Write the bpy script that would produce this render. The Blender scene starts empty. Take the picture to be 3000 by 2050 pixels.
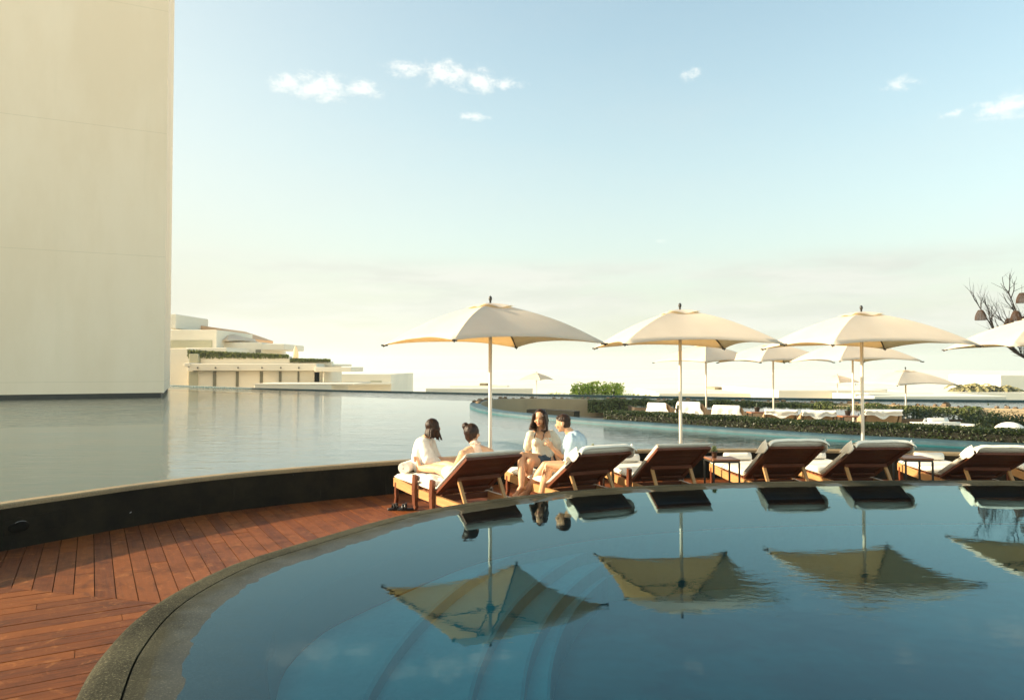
import bpy, bmesh, math, random
from mathutils import Vector, Matrix, noise, geometry
R = math.radians
S = bpy.context.scene
COL = S.collection
rnd = random.Random(7)
F = 2050.0; PITCH = R(1.42); CAMZ = 1.36

# ------------------------------------------------------------------ measuring helpers (photo pixel -> place)
def ray(x, y):
    u = (x-1500)/F; v = (1025-y)/F
    return Vector((u, math.cos(PITCH)-v*math.sin(PITCH), math.sin(PITCH)+v*math.cos(PITCH)))
def P(x, y, Y):
    r = ray(x, y); t = Y/r.y
    return Vector((r.x*t, Y, CAMZ+r.z*t))
def G(x, y, z=0.0):
    r = ray(x, y); t = (z-CAMZ)/r.z
    return Vector((r.x*t, r.y*t, z))

# ------------------------------------------------------------------ tagging
def tag(o, label=None, cat=None, group=None, kind=None):
    if label: o['label'] = label
    if cat: o['category'] = cat
    if group: o['group'] = group
    if kind: o['kind'] = kind
    return o
def empty(name, loc=(0,0,0), rz=0.0, label=None, cat=None, group=None):
    o = bpy.data.objects.new(name, None); COL.objects.link(o)
    o.location = loc; o.rotation_euler = (0,0,rz); o.empty_display_size = .1
    return tag(o, label, cat, group)
def copy_tree(o, parent=None):
    c = o.copy(); COL.objects.link(c)
    if parent: c.parent = parent
    for ch in list(o.children): copy_tree(ch, c)
    return c

# ------------------------------------------------------------------ mesh builder
class MB:
    def __init__(s): s.v=[]; s.f=[]; s.uv=[]; s.col=[]
    def face(s, idx, uv=None, col=None):
        s.f.append(idx); s.uv.append(uv or [(0,0)]*len(idx)); s.col.append(col if col is not None else 0.5)
    def poly(s, pts, uv=None, col=None):
        b=len(s.v); s.v += [tuple(p) for p in pts]; s.face(list(range(b,b+len(pts))), uv, col)
    def box(s, c, d, M=None, col=None, taper=1.0):
        cx,cy,cz=c; dx,dy,dz=[k/2 for k in d]; b=len(s.v)
        for z in (-1,1):
            for (x,y) in ((-1,-1),(1,-1),(1,1),(-1,1)):
                t = taper if z<0 else 1
                p=Vector((cx+x*dx*t,cy+y*dy*t,cz+z*dz))
                if M: p=M@p
                s.v.append(tuple(p))
        L=max(d); 
        for q in ((0,3,2,1),(4,5,6,7),(0,1,5,4),(1,2,6,5),(2,3,7,6),(3,0,4,7)):
            P0=[Vector(s.v[b+i]) for i in q]
            # uv along the longest edge
            e1=(P0[1]-P0[0]).length; e2=(P0[2]-P0[1]).length
            uv=[(0,0),(e1,0),(e1,e2),(0,e2)] if e1>=e2 else [(0,0),(0,e1),(e2,e1),(e2,0)]
            o=rnd.random()*3
            s.face([b+i for i in q],[(a+o,c2+o*.37) for a,c2 in uv],col)
    def bar(s, p, q, w, h, up=(0,0,1), col=None, w2=None, h2=None):
        p=Vector(p); q=Vector(q); d=(q-p).normalized(); up=Vector(up)
        sx=d.cross(up)
        if sx.length<1e-4: sx=d.cross(Vector((1,0,0)))
        sx.normalize(); sz=sx.cross(d); b=len(s.v); w2=w2 or w; h2=h2 or h
        for (c,ww,hh) in ((p,w,h),(q,w2,h2)):
            for (i,j) in ((-1,-1),(1,-1),(1,1),(-1,1)):
                s.v.append(tuple(c+sx*(i*ww/2)+sz*(j*hh/2)))
        L=(q-p).length; o=rnd.random()*3
        for k,qd in enumerate(((0,3,2,1),(4,5,6,7))): s.face([b+i for i in qd],[(o,o),(o+h,o),(o+h,o+w),(o,o+w)],col)
        for k,qd in enumerate(((0,1,5,4),(1,2,6,5),(2,3,7,6),(3,0,4,7))):
            s.face([b+i for i in qd],[(o,o),(o,o+w),(o+L,o+w),(o+L,o)],col)
    def tube(s, pts, rad, n=8, cap=True, col=None):
        pts=[Vector(p) for p in pts]
        if not hasattr(rad,'__len__'): rad=[rad]*len(pts)
        b=len(s.v); ref=Vector((0.13,0.21,1)).normalized(); 
        d0=(pts[1]-pts[0]).normalized()
        if abs(d0.dot(ref))>.95: ref=Vector((1,.1,.1)).normalized()
        for i,p in enumerate(pts):
            d=(pts[min(i+1,len(pts)-1)]-pts[max(i-1,0)]).normalized()
            x=d.cross(ref)
            if x.length<1e-4: x=d.cross(Vector((1,0,0)))
            x.normalize(); y=x.cross(d); ref=-(y) if False else ref
            for k in range(n):
                a=2*math.pi*k/n
                s.v.append(tuple(p+x*math.cos(a)*rad[i]+y*math.sin(a)*rad[i]))
        for i in range(len(pts)-1):
            for k in range(n):
                a=b+i*n+k; c=b+i*n+(k+1)%n
                s.face([a,c,c+n,a+n],None,col)
        if cap:
            s.face([b+k for k in range(n)][::-1],None,col); s.face([b+(len(pts)-1)*n+k for k in range(n)],None,col)
    def lathe(s, prof, n=24, c=(0,0,0), col=None, M=None):
        b=len(s.v); c=Vector(c)
        for (r,z) in prof:
            for k in range(n):
                a=2*math.pi*k/n; p=Vector((r*math.cos(a),r*math.sin(a),z))
                if M: p=M@p
                s.v.append(tuple(p+c))
        for i in range(len(prof)-1):
            for k in range(n):
                a=b+i*n+k; q=b+i*n+(k+1)%n
                s.face([a,q,q+n,a+n],None,col)
        s.face([b+k for k in range(n)][::-1],None,col); s.face([b+(len(prof)-1)*n+k for k in range(n)],None,col)
    def ball(s, c, r, n=12, m=8, M=None, col=None):
        if not hasattr(r,'__len__'): r=(r,r,r)
        b=len(s.v); c=Vector(c)
        for i in range(1,m):
            t=math.pi*i/m
            for k in range(n):
                a=2*math.pi*k/n; p=Vector((r[0]*math.sin(t)*math.cos(a),r[1]*math.sin(t)*math.sin(a),r[2]*math.cos(t)))
                if M: p=M@p
                s.v.append(tuple(p+c))
        for sg in (1,-1):
            p=Vector((0,0,sg*r[2])); p=M@p if M else p
            s.v.append(tuple(p+c))
        T=b+(m-1)*n; B=T+1
        for k in range(n):
            k2=(k+1)%n
            s.face([T,b+k,b+k2],None,col); s.face([B,b+(m-2)*n+k2,b+(m-2)*n+k],None,col)
            for i in range(m-2): s.face([b+i*n+k,b+(i+1)*n+k,b+(i+1)*n+k2,b+i*n+k2],None,col)
    def grid(s, fn, nu, nv, col=None, closeu=False):
        b=len(s.v)
        for j in range(nv+1):
            for i in range(nu+1): s.v.append(tuple(fn(i/nu,j/nv)))
        for j in range(nv):
            for i in range(nu):
                a=b+j*(nu+1)+i
                s.face([a,a+1,a+nu+2,a+nu+1],[(i/nu,j/nv),((i+1)/nu,j/nv),((i+1)/nu,(j+1)/nv),(i/nu,(j+1)/nv)],col)
    def prism(s, pts, z0, z1, col=None):
        n=len(pts); b=len(s.v)
        for z in (z0,z1):
            for p in pts: s.v.append((p[0],p[1],z))
        tris=geometry.tessellate_polygon([[Vector((p[0],p[1],0)) for p in pts]])
        for t in tris:
            A,B2,C=[Vector((pts[i][0],pts[i][1],0)) for i in t]
            if (B2-A).cross(C-A).z<0: t=(t[0],t[2],t[1])
            s.face([b+n+i for i in t],None,col); s.face([b+i for i in t][::-1],None,col)
        for i in range(n): 
            j=(i+1)%n; s.face([b+i,b+j,b+n+j,b+n+i],None,col)
    def sheet(s, pts, z, col=None):
        b=len(s.v)
        for p in pts: s.v.append((p[0],p[1],z))
        for t in geometry.tessellate_polygon([[Vector((p[0],p[1],0)) for p in pts]]):
            A,B2,C=[Vector((pts[i][0],pts[i][1],0)) for i in t]
            if (B2-A).cross(C-A).z<0: t=(t[0],t[2],t[1])
            s.face([b+i for i in t],None,col)
    def mesh(s, name):
        me=bpy.data.meshes.new(name); me.from_pydata(s.v,[],s.f); 
        uvl=me.uv_layers.new(name='UVMap'); flat=[]
        for u in s.uv:
            for a in u: flat += [a[0],a[1]]
        if len(flat)==len(uvl.data)*2: uvl.data.foreach_set('uv',flat)
        at=me.attributes.new('tint','FLOAT','FACE'); at.data.foreach_set('value',[float(c) for c in s.col])
        me.update(); return me
    def build(s, name, m, parent=None, smooth=False, bevel=0, seg=2, loc=None, recalc=True, subsurf=0, solid=0):
        me=s.mesh(name); me.materials.append(m)
        if recalc:
            bm=bmesh.new(); bm.from_mesh(me); bmesh.ops.recalc_face_normals(bm,faces=bm.faces); bm.to_mesh(me); bm.free()
        if smooth: me.polygons.foreach_set('use_smooth',[True]*len(me.polygons))
        if smooth=='auto': me.set_sharp_from_angle(angle=R(32))
        o=bpy.data.objects.new(name,me); COL.objects.link(o)
        if parent: o.parent=parent
        if loc: o.location=loc
        if solid:
            md=o.modifiers.new('s','SOLIDIFY'); md.thickness=solid; md.offset=0
        if bevel:
            md=o.modifiers.new('b','BEVEL'); md.width=bevel; md.segments=seg; md.limit_method='ANGLE'; md.angle_limit=R(35)
        if subsurf:
            md=o.modifiers.new('u','SUBSURF'); md.levels=subsurf; md.render_levels=subsurf
        return o

def catmull(pts, per=12, closed=False):
    pts=[Vector((p[0],p[1],p[2] if len(p)>2 else 0)) for p in pts]; n=len(pts); out=[]
    rng = range(n) if closed else range(n-1)
    for i in rng:
        if closed: a,b,c,d=pts[i-1],pts[i],pts[(i+1)%n],pts[(i+2)%n]
        else: a,b,c,d=pts[max(i-1,0)],pts[i],pts[i+1],pts[min(i+2,n-1)]
        for k in range(per):
            t=k/per
            out.append(.5*((2*b)+(c-a)*t+(2*a-5*b+4*c-d)*t*t+(3*b-a-3*c+d)*t**3))
    if not closed: out.append(pts[-1])
    return out
def resample(pts, step, closed=False):
    if closed: pts=pts+[pts[0]]
    out=[pts[0].copy()]; acc=0
    L=sum((pts[i+1]-pts[i]).length for i in range(len(pts)-1)); n=max(2,round(L/step)); st=L/n; need=st
    for i in range(len(pts)-1):
        a,b=pts[i],pts[i+1]; l=(b-a).length; pos=0
        while l-pos>=need-1e-9 and l>0:
            pos+=need; out.append(a.lerp(b,pos/l)); need=st
        need-=l-pos
    if closed and (out[-1]-out[0]).length<st*.5: out.pop()
    return out
def smooth_line(pts, it=3, closed=False):
    for _ in range(it):
        q=[p.copy() for p in pts]
        for i in range(len(pts)):
            if not closed and i in (0,len(pts)-1): continue
            q[i]=(pts[i-1]+pts[i]*2+pts[(i+1)%len(pts)])/4
        pts=q
    return pts
def offs(pts, d, closed=False):
    out=[]; n=len(pts)
    for i,p in enumerate(pts):
        a=pts[i-1] if (closed or i>0) else pts[i]; b=pts[(i+1)%n] if (closed or i<n-1) else pts[i]
        t=(b-a); t.z=0; t.normalize()
        out.append(Vector((p.x+t.y*d,p.y-t.x*d,p.z)))   # + = to the right of travel
    return out
def sweep(mb, pts, prof, closed=False, col=None):
    n=len(pts); rows=[offs(pts,o,closed) for o,z in prof]; b=len(mb.v)
    dist=[0]
    for i in range(1,n+1): dist.append(dist[-1]+(pts[i%n]-pts[i-1]).length)
    L=[0]
    for k in range(1,len(prof)): L.append(L[-1]+math.dist(prof[k],prof[k-1]))
    for k,(o,z) in enumerate(prof):
        for p in rows[k]: mb.v.append((p.x,p.y,z))
    for k in range(len(prof)-1):
        for i in range(n if closed else n-1):
            j=(i+1)%n
            mb.face([b+k*n+i,b+k*n+j,b+(k+1)*n+j,b+(k+1)*n+i],
                    [(dist[i],prof[k][0]),(dist[i+1],prof[k][0]),(dist[i+1],prof[k+1][0]),(dist[i],prof[k+1][0])],col)

# ------------------------------------------------------------------ materials
class NT:
    def __init__(s, tree): s.t=tree; s.n=tree.nodes; s.l=tree.links
    def new(s, typ, **kw):
        nd=s.n.new(typ)
        for k,v in kw.items(): setattr(nd,k,v)
        return nd
    def link(s,a,b): s.l.new(a,b)
    def val(s, sock, v):
        if hasattr(v,'is_output'): s.l.new(v,sock)
        else: sock.default_value=v
    def math(s, op, a, b=0.0, clamp=False, c=None):
        nd=s.new('ShaderNodeMath',operation=op); nd.use_clamp=clamp
        s.val(nd.inputs[0],a); s.val(nd.inputs[1],b)
        if c is not None: s.val(nd.inputs[2],c)
        return nd.outputs[0]
    def mix(s, f, a, b):
        nd=s.new('ShaderNodeMix',data_type='RGBA'); s.val(nd.inputs['Factor'],f)
        s.val(nd.inputs[6],a); s.val(nd.inputs[7],b); return nd.outputs[2]
    def noise(s, vec=None, scale=5, detail=4, rough=.5, out='Fac', dist=0):
        nd=s.new('ShaderNodeTexNoise'); nd.inputs['Scale'].default_value=scale; nd.inputs['Detail'].default_value=detail
        nd.inputs['Roughness'].default_value=rough; nd.inputs['Distortion'].default_value=dist
        if vec is not None: s.link(vec,nd.inputs['Vector'])
        return nd.outputs[out]
    def ramp(s, f, stops):
        nd=s.new('ShaderNodeMapRange'); s.val(nd.inputs[0],f); nd.inputs[1].default_value=stops[0]; nd.inputs[2].default_value=stops[1]
        nd.interpolation_type='SMOOTHSTEP'; nd.clamp=True
        if len(stops)>2: nd.inputs[3].default_value=stops[2]; nd.inputs[4].default_value=stops[3]
        return nd.outputs[0]
    def mapping(s, vec, scale=(1,1,1), loc=(0,0,0), rot=(0,0,0)):
        nd=s.new('ShaderNodeMapping'); s.link(vec,nd.inputs[0]); nd.inputs['Scale'].default_value=scale
        nd.inputs['Location'].default_value=loc; nd.inputs['Rotation'].default_value=rot; return nd.outputs[0]
    def pos(s): return s.new('ShaderNodeNewGeometry').outputs['Position']
    def obj(s): return s.new('ShaderNodeTexCoord').outputs['Object']
    def uv(s): return s.new('ShaderNodeTexCoord').outputs['UV']
    def attr(s,name): return s.new('ShaderNodeAttribute',attribute_name=name).outputs['Fac']
    def bump(s, h, strength=.3, dist=.01, normal=None):
        nd=s.new('ShaderNodeBump'); nd.inputs['Strength'].default_value=strength; nd.inputs['Distance'].default_value=dist
        s.link(h,nd.inputs['Height'])
        if normal is not None: s.link(normal,nd.inputs['Normal'])
        return nd.outputs[0]
def newmat(name):
    m=bpy.data.materials.new(name); m.use_nodes=True; m.node_tree.nodes.clear()
    t=NT(m.node_tree); out=t.new('ShaderNodeOutputMaterial'); return m,t,out
def c4(c): return (c[0],c[1],c[2],1)
def principled(t, out, color, rough=.5, normal=None, metal=0, spec=.5, **kw):
    p=t.new('ShaderNodeBsdfPrincipled'); t.val(p.inputs['Base Color'],color); t.val(p.inputs['Roughness'],rough)
    p.inputs['Metallic'].default_value=metal; p.inputs['Specular IOR Level'].default_value=spec
    if normal is not None: t.link(normal,p.inputs['Normal'])
    for k,v in kw.items(): t.val(p.inputs[k.replace('_',' ')],v)
    t.link(p.outputs[0],out.inputs[0]); return p
def simple(name, c, rough=.6, var=.15, scale=8, bump=.2, bd=.003, bscale=60, metal=0, spec=.5, c2=None):
    m,t,o=newmat(name); v=t.obj()
    n=t.noise(v,scale,5,.6); c2=c2 or tuple(k*(1-var) for k in c)
    col=t.mix(t.ramp(n,(.35,.65)),c4(c),c4(c2))
    nb=t.noise(v,bscale,3,.6)
    principled(t,o,col,rough,t.bump(nb,bump,bd) if bump else None,metal,spec); return m
def wood(name, a, b, rough=.45, along=2.0, across=45.0, spec=.4):
    m,t,o=newmat(name); uv=t.mapping(t.uv(),(along,across,1))
    n=t.noise(uv,1.6,6,.65,dist=.6); tin=t.attr('tint')
    col=t.mix(t.ramp(n,(.3,.7)),c4(a),c4(b))
    col=t.mix(t.math('MULTIPLY',tin,.55),col,c4(tuple(k*.45 for k in a)))
    principled(t,o,col,rough,t.bump(n,.25,.003),0,spec); return m
# ------------------------------------------------------------------ camera, light, air
cam=bpy.data.cameras.new('camera'); co=bpy.data.objects.new('camera',cam); COL.objects.link(co)
cam.lens=36*F/3000; cam.sensor_width=36; cam.clip_end=4000; cam.clip_start=.05
co.location=(0,0,CAMZ); co.rotation_euler=(R(90)+PITCH,0,0); S.camera=co
S.view_settings.view_transform='Standard'; S.view_settings.look='None'; S.view_settings.gamma=1
S.view_settings.exposure=1.5
S.cycles.use_denoising=True; S.cycles.max_bounces=10; S.cycles.transparent_max_bounces=16
S.cycles.volume_bounces=1; S.cycles.sample_clamp_indirect=6; S.cycles.caustics_reflective=False; S.cycles.caustics_refractive=False
SUN_AZ=R(-88); SUN_EL=R(19)      # azimuth from +Y, negative to the left
sd=Vector((math.sin(SUN_AZ)*math.cos(SUN_EL),math.cos(SUN_AZ)*math.cos(SUN_EL),math.sin(SUN_EL)))
sl=bpy.data.lights.new('sun','SUN'); sl.energy=4.6; sl.angle=R(.6); sl.color=(1,.82,.56)
so=bpy.data.objects.new('sun',sl); COL.objects.link(so); so.rotation_euler=sd.to_track_quat('Z','Y').to_euler(); so.location=(-20,5,12)

W=bpy.data.worlds.new('World'); S.world=W; W.use_nodes=True; W.node_tree.nodes.clear(); t=NT(W.node_tree)
wo=t.new('ShaderNodeOutputWorld'); bg=t.new('ShaderNodeBackground'); t.link(bg.outputs[0],wo.inputs[0]); bg.inputs[1].default_value=0.115
sky=t.new('ShaderNodeTexSky',sky_type='NISHITA'); sky.sun_disc=False; sky.sun_elevation=SUN_EL; sky.sun_rotation=SUN_AZ
sky.air_density=1.0; sky.dust_density=2.0; sky.ozone_density=1.4; sky.altitude=0
d=t.new('ShaderNodeTexCoord').outputs['Generated']
sep=t.new('ShaderNodeSeparateXYZ'); t.link(d,sep.inputs[0])
az=t.math('ARCTAN2',sep.outputs[0],sep.outputs[1]); el=t.math('ARCSINE',sep.outputs[2])
comb=t.new('ShaderNodeCombineXYZ'); t.link(az,comb.inputs[0]); t.link(el,comb.inputs[1])
ae=comb.outputs[0]
warp=t.noise(t.mapping(ae,(9,16,1)),1.0,3,.5,'Color')
wv=t.new('ShaderNodeVectorMath',operation='MULTIPLY_ADD'); t.link(warp,wv.inputs[0]); wv.inputs[1].default_value=(.05,.02,0)
t.link(ae,wv.inputs[2]); aw=wv.outputs[0]
puff=t.noise(t.mapping(aw,(46,74,1)),1.0,7,.66)
def blob(cx,cy,rx,ry):                      # a cloud's place in the sky: azimuth, elevation, half widths
    r=ray(cx,cy).normalized(); a=math.atan2(r.x,r.y); e=math.asin(r.z)
    m=t.new('ShaderNodeMapping'); t.link(ae,m.inputs[0]); m.vector_type='POINT'
    rx*=1.12; ry*=1.12; sx,sy=F/rx,F/ry; m.inputs['Scale'].default_value=(sx,sy,0); m.inputs['Location'].default_value=(-a*sx,-e*sy,0)
    ln=t.new('ShaderNodeVectorMath',operation='LENGTH'); t.link(m.outputs[0],ln.inputs[0])
    return t.math('SUBTRACT',1.0,ln.outputs['Value'],True)
tot=None
for (cx,cy,rx,ry,w) in ((840,245,75,36,1),(940,258,110,55,1.1),(1060,262,95,34,1.0),(1190,202,95,34,.9),(1300,215,110,50,1.0),(1400,238,90,46,1.1),(1480,246,90,26,.9),
                  (1390,343,75,17,.8),(2025,215,42,34,.7),(2640,242,75,26,.8),(2960,310,110,42,1.0),(2800,330,90,20,.55),(1920,707,42,14,.6)):
    b=t.math('MULTIPLY',blob(cx,cy,rx,ry),w); tot=b if tot is None else t.math('MAXIMUM',tot,b)
cum=t.math('MULTIPLY',t.ramp(t.math('ADD',t.math('MULTIPLY',tot,.50),t.math('MULTIPLY',puff,1.05)),(.64,1.12)),t.ramp(tot,(0,.45)))
# low veil of stratus
lown=t.noise(t.mapping(aw,(2.4,16,1),(3.6,1.7,0)),1.0,5,.58)
band=t.math('MULTIPLY',t.ramp(el,(R(.5),R(3))),t.math('SUBTRACT',1.0,t.ramp(el,(R(7.2),R(9.4)))))
low2=t.noise(t.mapping(aw,(5,30,1),(1.1,7.3,0)),1.0,4,.6)
low=t.math('MULTIPLY',t.ramp(lown,(.36,.58)),band)
hi=t.math('MULTIPLY',t.ramp(t.noise(t.mapping(ae,(1.6,5.5,1),(9,2,0),(0,0,.3)),1.0,5,.6),(.45,.8)),.13)
skm=t.new('ShaderNodeVectorMath',operation='MULTIPLY'); t.link(sky.outputs[0],skm.inputs[0]); skm.inputs[1].default_value=(1.27,1.22,.94)
skyc=skm.outputs[0]
# sea haze sunk in the lowest degrees of the sky, brighter towards the sun
dot=t.new('ShaderNodeVectorMath',operation='DOT_PRODUCT'); t.link(d,dot.inputs[0]); dot.inputs[1].default_value=tuple(sd)
glow=t.ramp(dot.outputs['Value'],(-.3,.95))
gcol=t.mix(glow,(1.92,1.92,1.79,1),(2.1,2.04,1.86,1))
hz=t.math('POWER',t.math('SUBTRACT',1.0,t.math('DIVIDE',el,R(34)),True),2.2,True)
hzs=t.math('MULTIPLY',t.math('ADD',hz,t.math('MULTIPLY',t.ramp(glow,(.2,1)),.45)),.93,True)
c1=t.mix(hzs,skyc,gcol)
c2=t.mix(t.math('MULTIPLY',low,.85),c1,t.mix(t.ramp(low2,(.38,.62)),(2.34,2.40,2.22,1),(2.75,2.74,2.55,1)))
c3=t.mix(hi,c2,(2.5,2.5,2.4,1))
c4_=t.mix(t.math('MULTIPLY',cum,.85),c3,(3.8,3.75,3.5,1))
back_fill=t.ramp(sep.outputs[1],(.15,-.5))  # sky behind the camera made brighter and warmer as added fill light
bm_=t.new('ShaderNodeVectorMath',operation='MULTIPLY'); t.link(c4_,bm_.inputs[0]); t.link(t.mix(back_fill,(1,1,1,1),(1.7,1.6,1.40,1)),bm_.inputs[1])
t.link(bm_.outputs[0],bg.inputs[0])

hm,t,o=newmat('haze'); pv=t.new('ShaderNodeVolumePrincipled'); pv.inputs['Color'].default_value=(.66,.75,.77,1)
pv.inputs['Density'].default_value=0.0006; pv.inputs['Anisotropy'].default_value=.35; t.link(pv.outputs[0],o.inputs['Volume'])
HAZE=True
if HAZE:
    m=MB(); m.box((0,1200,16),(3000,3100,52)); hb=m.build('haze',hm); tag(hb,kind='stuff')

# ------------------------------------------------------------------ materials of the setting
def water(name, tint, bumps, rough=0.0, ior=1.36, gc=(1,1,1)):
    m,t,o=newmat(name); p=t.pos(); nrm=None
    for (sc,rx,strength,dist,mask) in bumps:
        n=t.noise(t.mapping(p,(sc*rx[0],sc*rx[1],sc)),1.0,3,.55,dist=.4)
        if mask:
            (cx,cy,r0,r1,inv)=mask
            vm=t.new('ShaderNodeVectorMath',operation='DISTANCE'); t.link(p,vm.inputs[0]); vm.inputs[1].default_value=(cx,cy,0)
            k=t.ramp(vm.outputs['Value'],(r0,r1,1,0))
            wv=t.noise(p,.7,3,.6); k=t.math('MULTIPLY',k,t.ramp(wv,(.3,.6)))
            n=t.math('MULTIPLY',n,k)
        nrm=t.bump(n,strength,dist,nrm)
    fr=t.new('ShaderNodeFresnel'); fr.inputs[0].default_value=ior; t.link(nrm,fr.inputs['Normal'])
    g=t.new('ShaderNodeBsdfGlossy'); g.inputs['Roughness'].default_value=rough; g.inputs[0].default_value=c4(gc); t.link(nrm,g.inputs['Normal'])
    tr=t.new('ShaderNodeBsdfTransparent'); tr.inputs[0].default_value=c4(tint)
    mx=t.new('ShaderNodeMixShader'); t.link(fr.outputs[0],mx.inputs[0]); t.link(tr.outputs[0],mx.inputs[1]); t.link(g.outputs[0],mx.inputs[2])
    t.link(mx.outputs[0],o.inputs[0]); return m
M={}
M['water_near']=water('water_near',(.86,.95,.97),[(1.6,(1,1),.035,.02,None),(7,(.6,1.6),.035,.008,None),(11,(.8,1.3),.16,.010,(1.75,4.2,.2,1.1,0)),(9,(.7,1.5),.10,.008,(4.2,3.6,1.0,3.5,0))],ior=1.53,gc=(.58,.86,.95))
M['water_far']=water('water_far',(.80,.95,.93),ior=1.75,bumps=[(1.4,(.6,1.8),.30,.03,None),(5,(.5,1.9),.45,.015,None),(13,(1,1.3),1.0,.03,(-.1,12.5,.2,1.3,0)),(3.2,(.45,2.2),.5,.022,(-10,26,2,10,0))])
M['water_pond']=water('water_pond',(.6,.8,.8),[(4,(.5,1.6),.2,.01,None)])

def conc(name, c, c2, sc=6, speck=180, rough=.8, bd=.004, spec=.4):
    m,t,o=newmat(name); p=t.pos()
    n=t.noise(p,sc*.3,5,.65); f=t.noise(p,speck,2,.7)
    col=t.mix(t.ramp(n,(.3,.7)),c4(c),c4(c2))
    col=t.mix(t.ramp(f,(.52,.68,0,.55)),col,c4(tuple(min(1,k*2.2+.02) for k in c)))
    col=t.mix(t.ramp(f,(.48,.34,0,.6)),col,c4(tuple(k*.35 for k in c)))
    h=t.math('ADD',t.math('MULTIPLY',n,.5),f)
    principled(t,o,col,rough,t.bump(h,.7,bd),0,spec); return m
# coping of the near pool: dry outer band, wet inner slope
m_,t,o=newmat('rim'); p=t.pos(); n=t.noise(p,2.2,5,.65); f=t.noise(p,95,3,.8); u=t.new('ShaderNodeSeparateXYZ'); t.link(t.uv(),u.inputs[0]); off=u.outputs[1]
col=t.mix(t.ramp(n,(.3,.7)),(.055,.052,.034,1),(.020,.020,.014,1)); col=t.mix(t.ramp(f,(.53,.70,0,.6)),col,(.22,.20,.13,1)); col=t.mix(t.ramp(f,(.47,.33,0,.7)),col,(.012,.013,.012,1))
wn=t.noise(p,7,3,.6); wet=t.ramp(t.math('ADD',off,t.math('MULTIPLY',wn,.28)),(.30,.56)); deep=t.ramp(t.math('ADD',off,t.math('MULTIPLY',t.math('SUBTRACT',wn,.5),.25)),(.50,.82))
col=t.mix(t.ramp(off,(.19,.24,0,.45)),col,(.030,.030,.020,1)); col=t.mix(deep,col,(.008,.04,.05,1))
bn=t.new('ShaderNodeBump'); bn.inputs['Distance'].default_value=.004; t.link(f,bn.inputs['Height']); t.link(t.math('SUBTRACT',.8,t.math('MULTIPLY',wet,.7)),bn.inputs['Strength'])
pr=principled(t,o,col,.75,bn.outputs[0],0,.05,Coat_Roughness=.04,Coat_IOR=1.5); t.link(t.math('MULTIPLY',wet,.40),pr.inputs['Coat Weight']); M['rim']=m_

m_,t,o=newmat('pool_tile'); p=t.pos(); n=t.noise(p,1.1,4,.6); br=t.new('ShaderNodeTexVoronoi'); br.inputs['Scale'].default_value=38; t.link(p,br.inputs['Vector'])
col=t.mix(t.ramp(n,(.3,.7)),(.006,.34,.38,1),(.003,.23,.27,1)); col=t.mix(t.math('MULTIPLY',br.outputs['Color'],.35),col,(.05,.36,.42,1))
sz=t.new('ShaderNodeSeparateXYZ'); t.link(p,sz.inputs[0]); principled(t,o,col,.5); M['tile']=m_
M['tile_deep']=simple('tile_deep',(.001,.16,.18),.6,.4,.5,0,c2=(.001,.045,.065))
m_,t,o=newmat('far_pool_tile'); p=t.pos(); n=t.noise(p,.35,4,.6); cl=t.mix(t.ramp(n,(.3,.7)),(.88,.93,.74,1),(.66,.86,.76,1)); principled(t,o,cl,.6); M['tile_far']=m_

# black wall with stains
m_,t,o=newmat('black_wall'); p=t.pos(); n=t.noise(p,1.4,6,.7); f=t.noise(p,120,2,.6)
dr=t.noise(t.mapping(p,(5,5,.55)),1.0,5,.7); sp=t.noise(p,26,1,.5)
col=t.mix(t.ramp(n,(.35,.7)),(.006,.0055,.005,1),(.020,.016,.010,1)); col=t.mix(t.ramp(dr,(.60,.80,0,.5)),col,(.13,.115,.09,1)); col=t.mix(t.ramp(sp,(.80,.84)),col,(.32,.33,.33,1))
principled(t,o,col,.7,t.bump(f,.4,.003),0,.02); M['black']=m_
M['coping']=conc('coping',(.27,.20,.11),(.18,.14,.085),5,160,.85)
M['edge']=simple('edge_tile',(.012,.055,.062),.25,.3,4,.1)
M['ledge']=simple('ledge_tile',(.035,.085,.11),.6,.35,3,.2,.004,30,c2=(.02,.055,.075))
M['teal']=simple('teal_tile',(.0,.10,.13),.5,.2,3,0)
M['plaster']=simple('plaster',(.62,.55,.43),.9,.1,.5,.3,.004,25)
M['tan']=simple('tan_plaster',(.34,.27,.17),.9,.15,.8,.3,.004,30)
M['paving']=simple('paving',(.32,.28,.22),.8,.2,1.2,.2)
M['soil']=simple('soil',(.05,.035,.022),.95,.3,20,.6,.01)
M['sand']=simple('sand',(.72,.68,.58),.95,.15,.02,.2)
M['under']=simple('under_deck',(.012,.009,.007),.95,.1,4,.1)

m_,t,o=newmat('tower_plaster'); p=t.pos(); n=t.noise(t.mapping(p,(.35,.35,.12)),1.0,5,.6); f=t.noise(p,14,4,.6)
sx=t.new('ShaderNodeSeparateXYZ'); t.link(p,sx.inputs[0])
st=t.noise(t.mapping(p,(1.3,1.3,.07)),1.0,4,.6)
# joints every 6.1 m
jz=t.math('ABSOLUTE',t.math('SUBTRACT',t.math('FRACT',t.math('DIVIDE',t.math('SUBTRACT',sx.outputs[2],.68),6.05)),.5))
jl=t.ramp(jz,(.4965,.4995))
col=t.mix(t.ramp(n,(.35,.65)),(.93,.745,.56,1),(.88,.69,.50,1)); col=t.mix(t.ramp(st,(.55,.8,0,.3)),col,(.74,.60,.40,1)); col=t.mix(t.math('MULTIPLY',jl,.35),col,(.55,.43,.27,1))
principled(t,o,col,.85,t.bump(f,.25,.01),0,.3); M['tower']=m_
M['far_foot']=simple('footing',(.62,.68,.52),.8,.1,2,0)
M['plinth']=simple('plinth',(.012,.014,.014),.6,.2)

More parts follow.
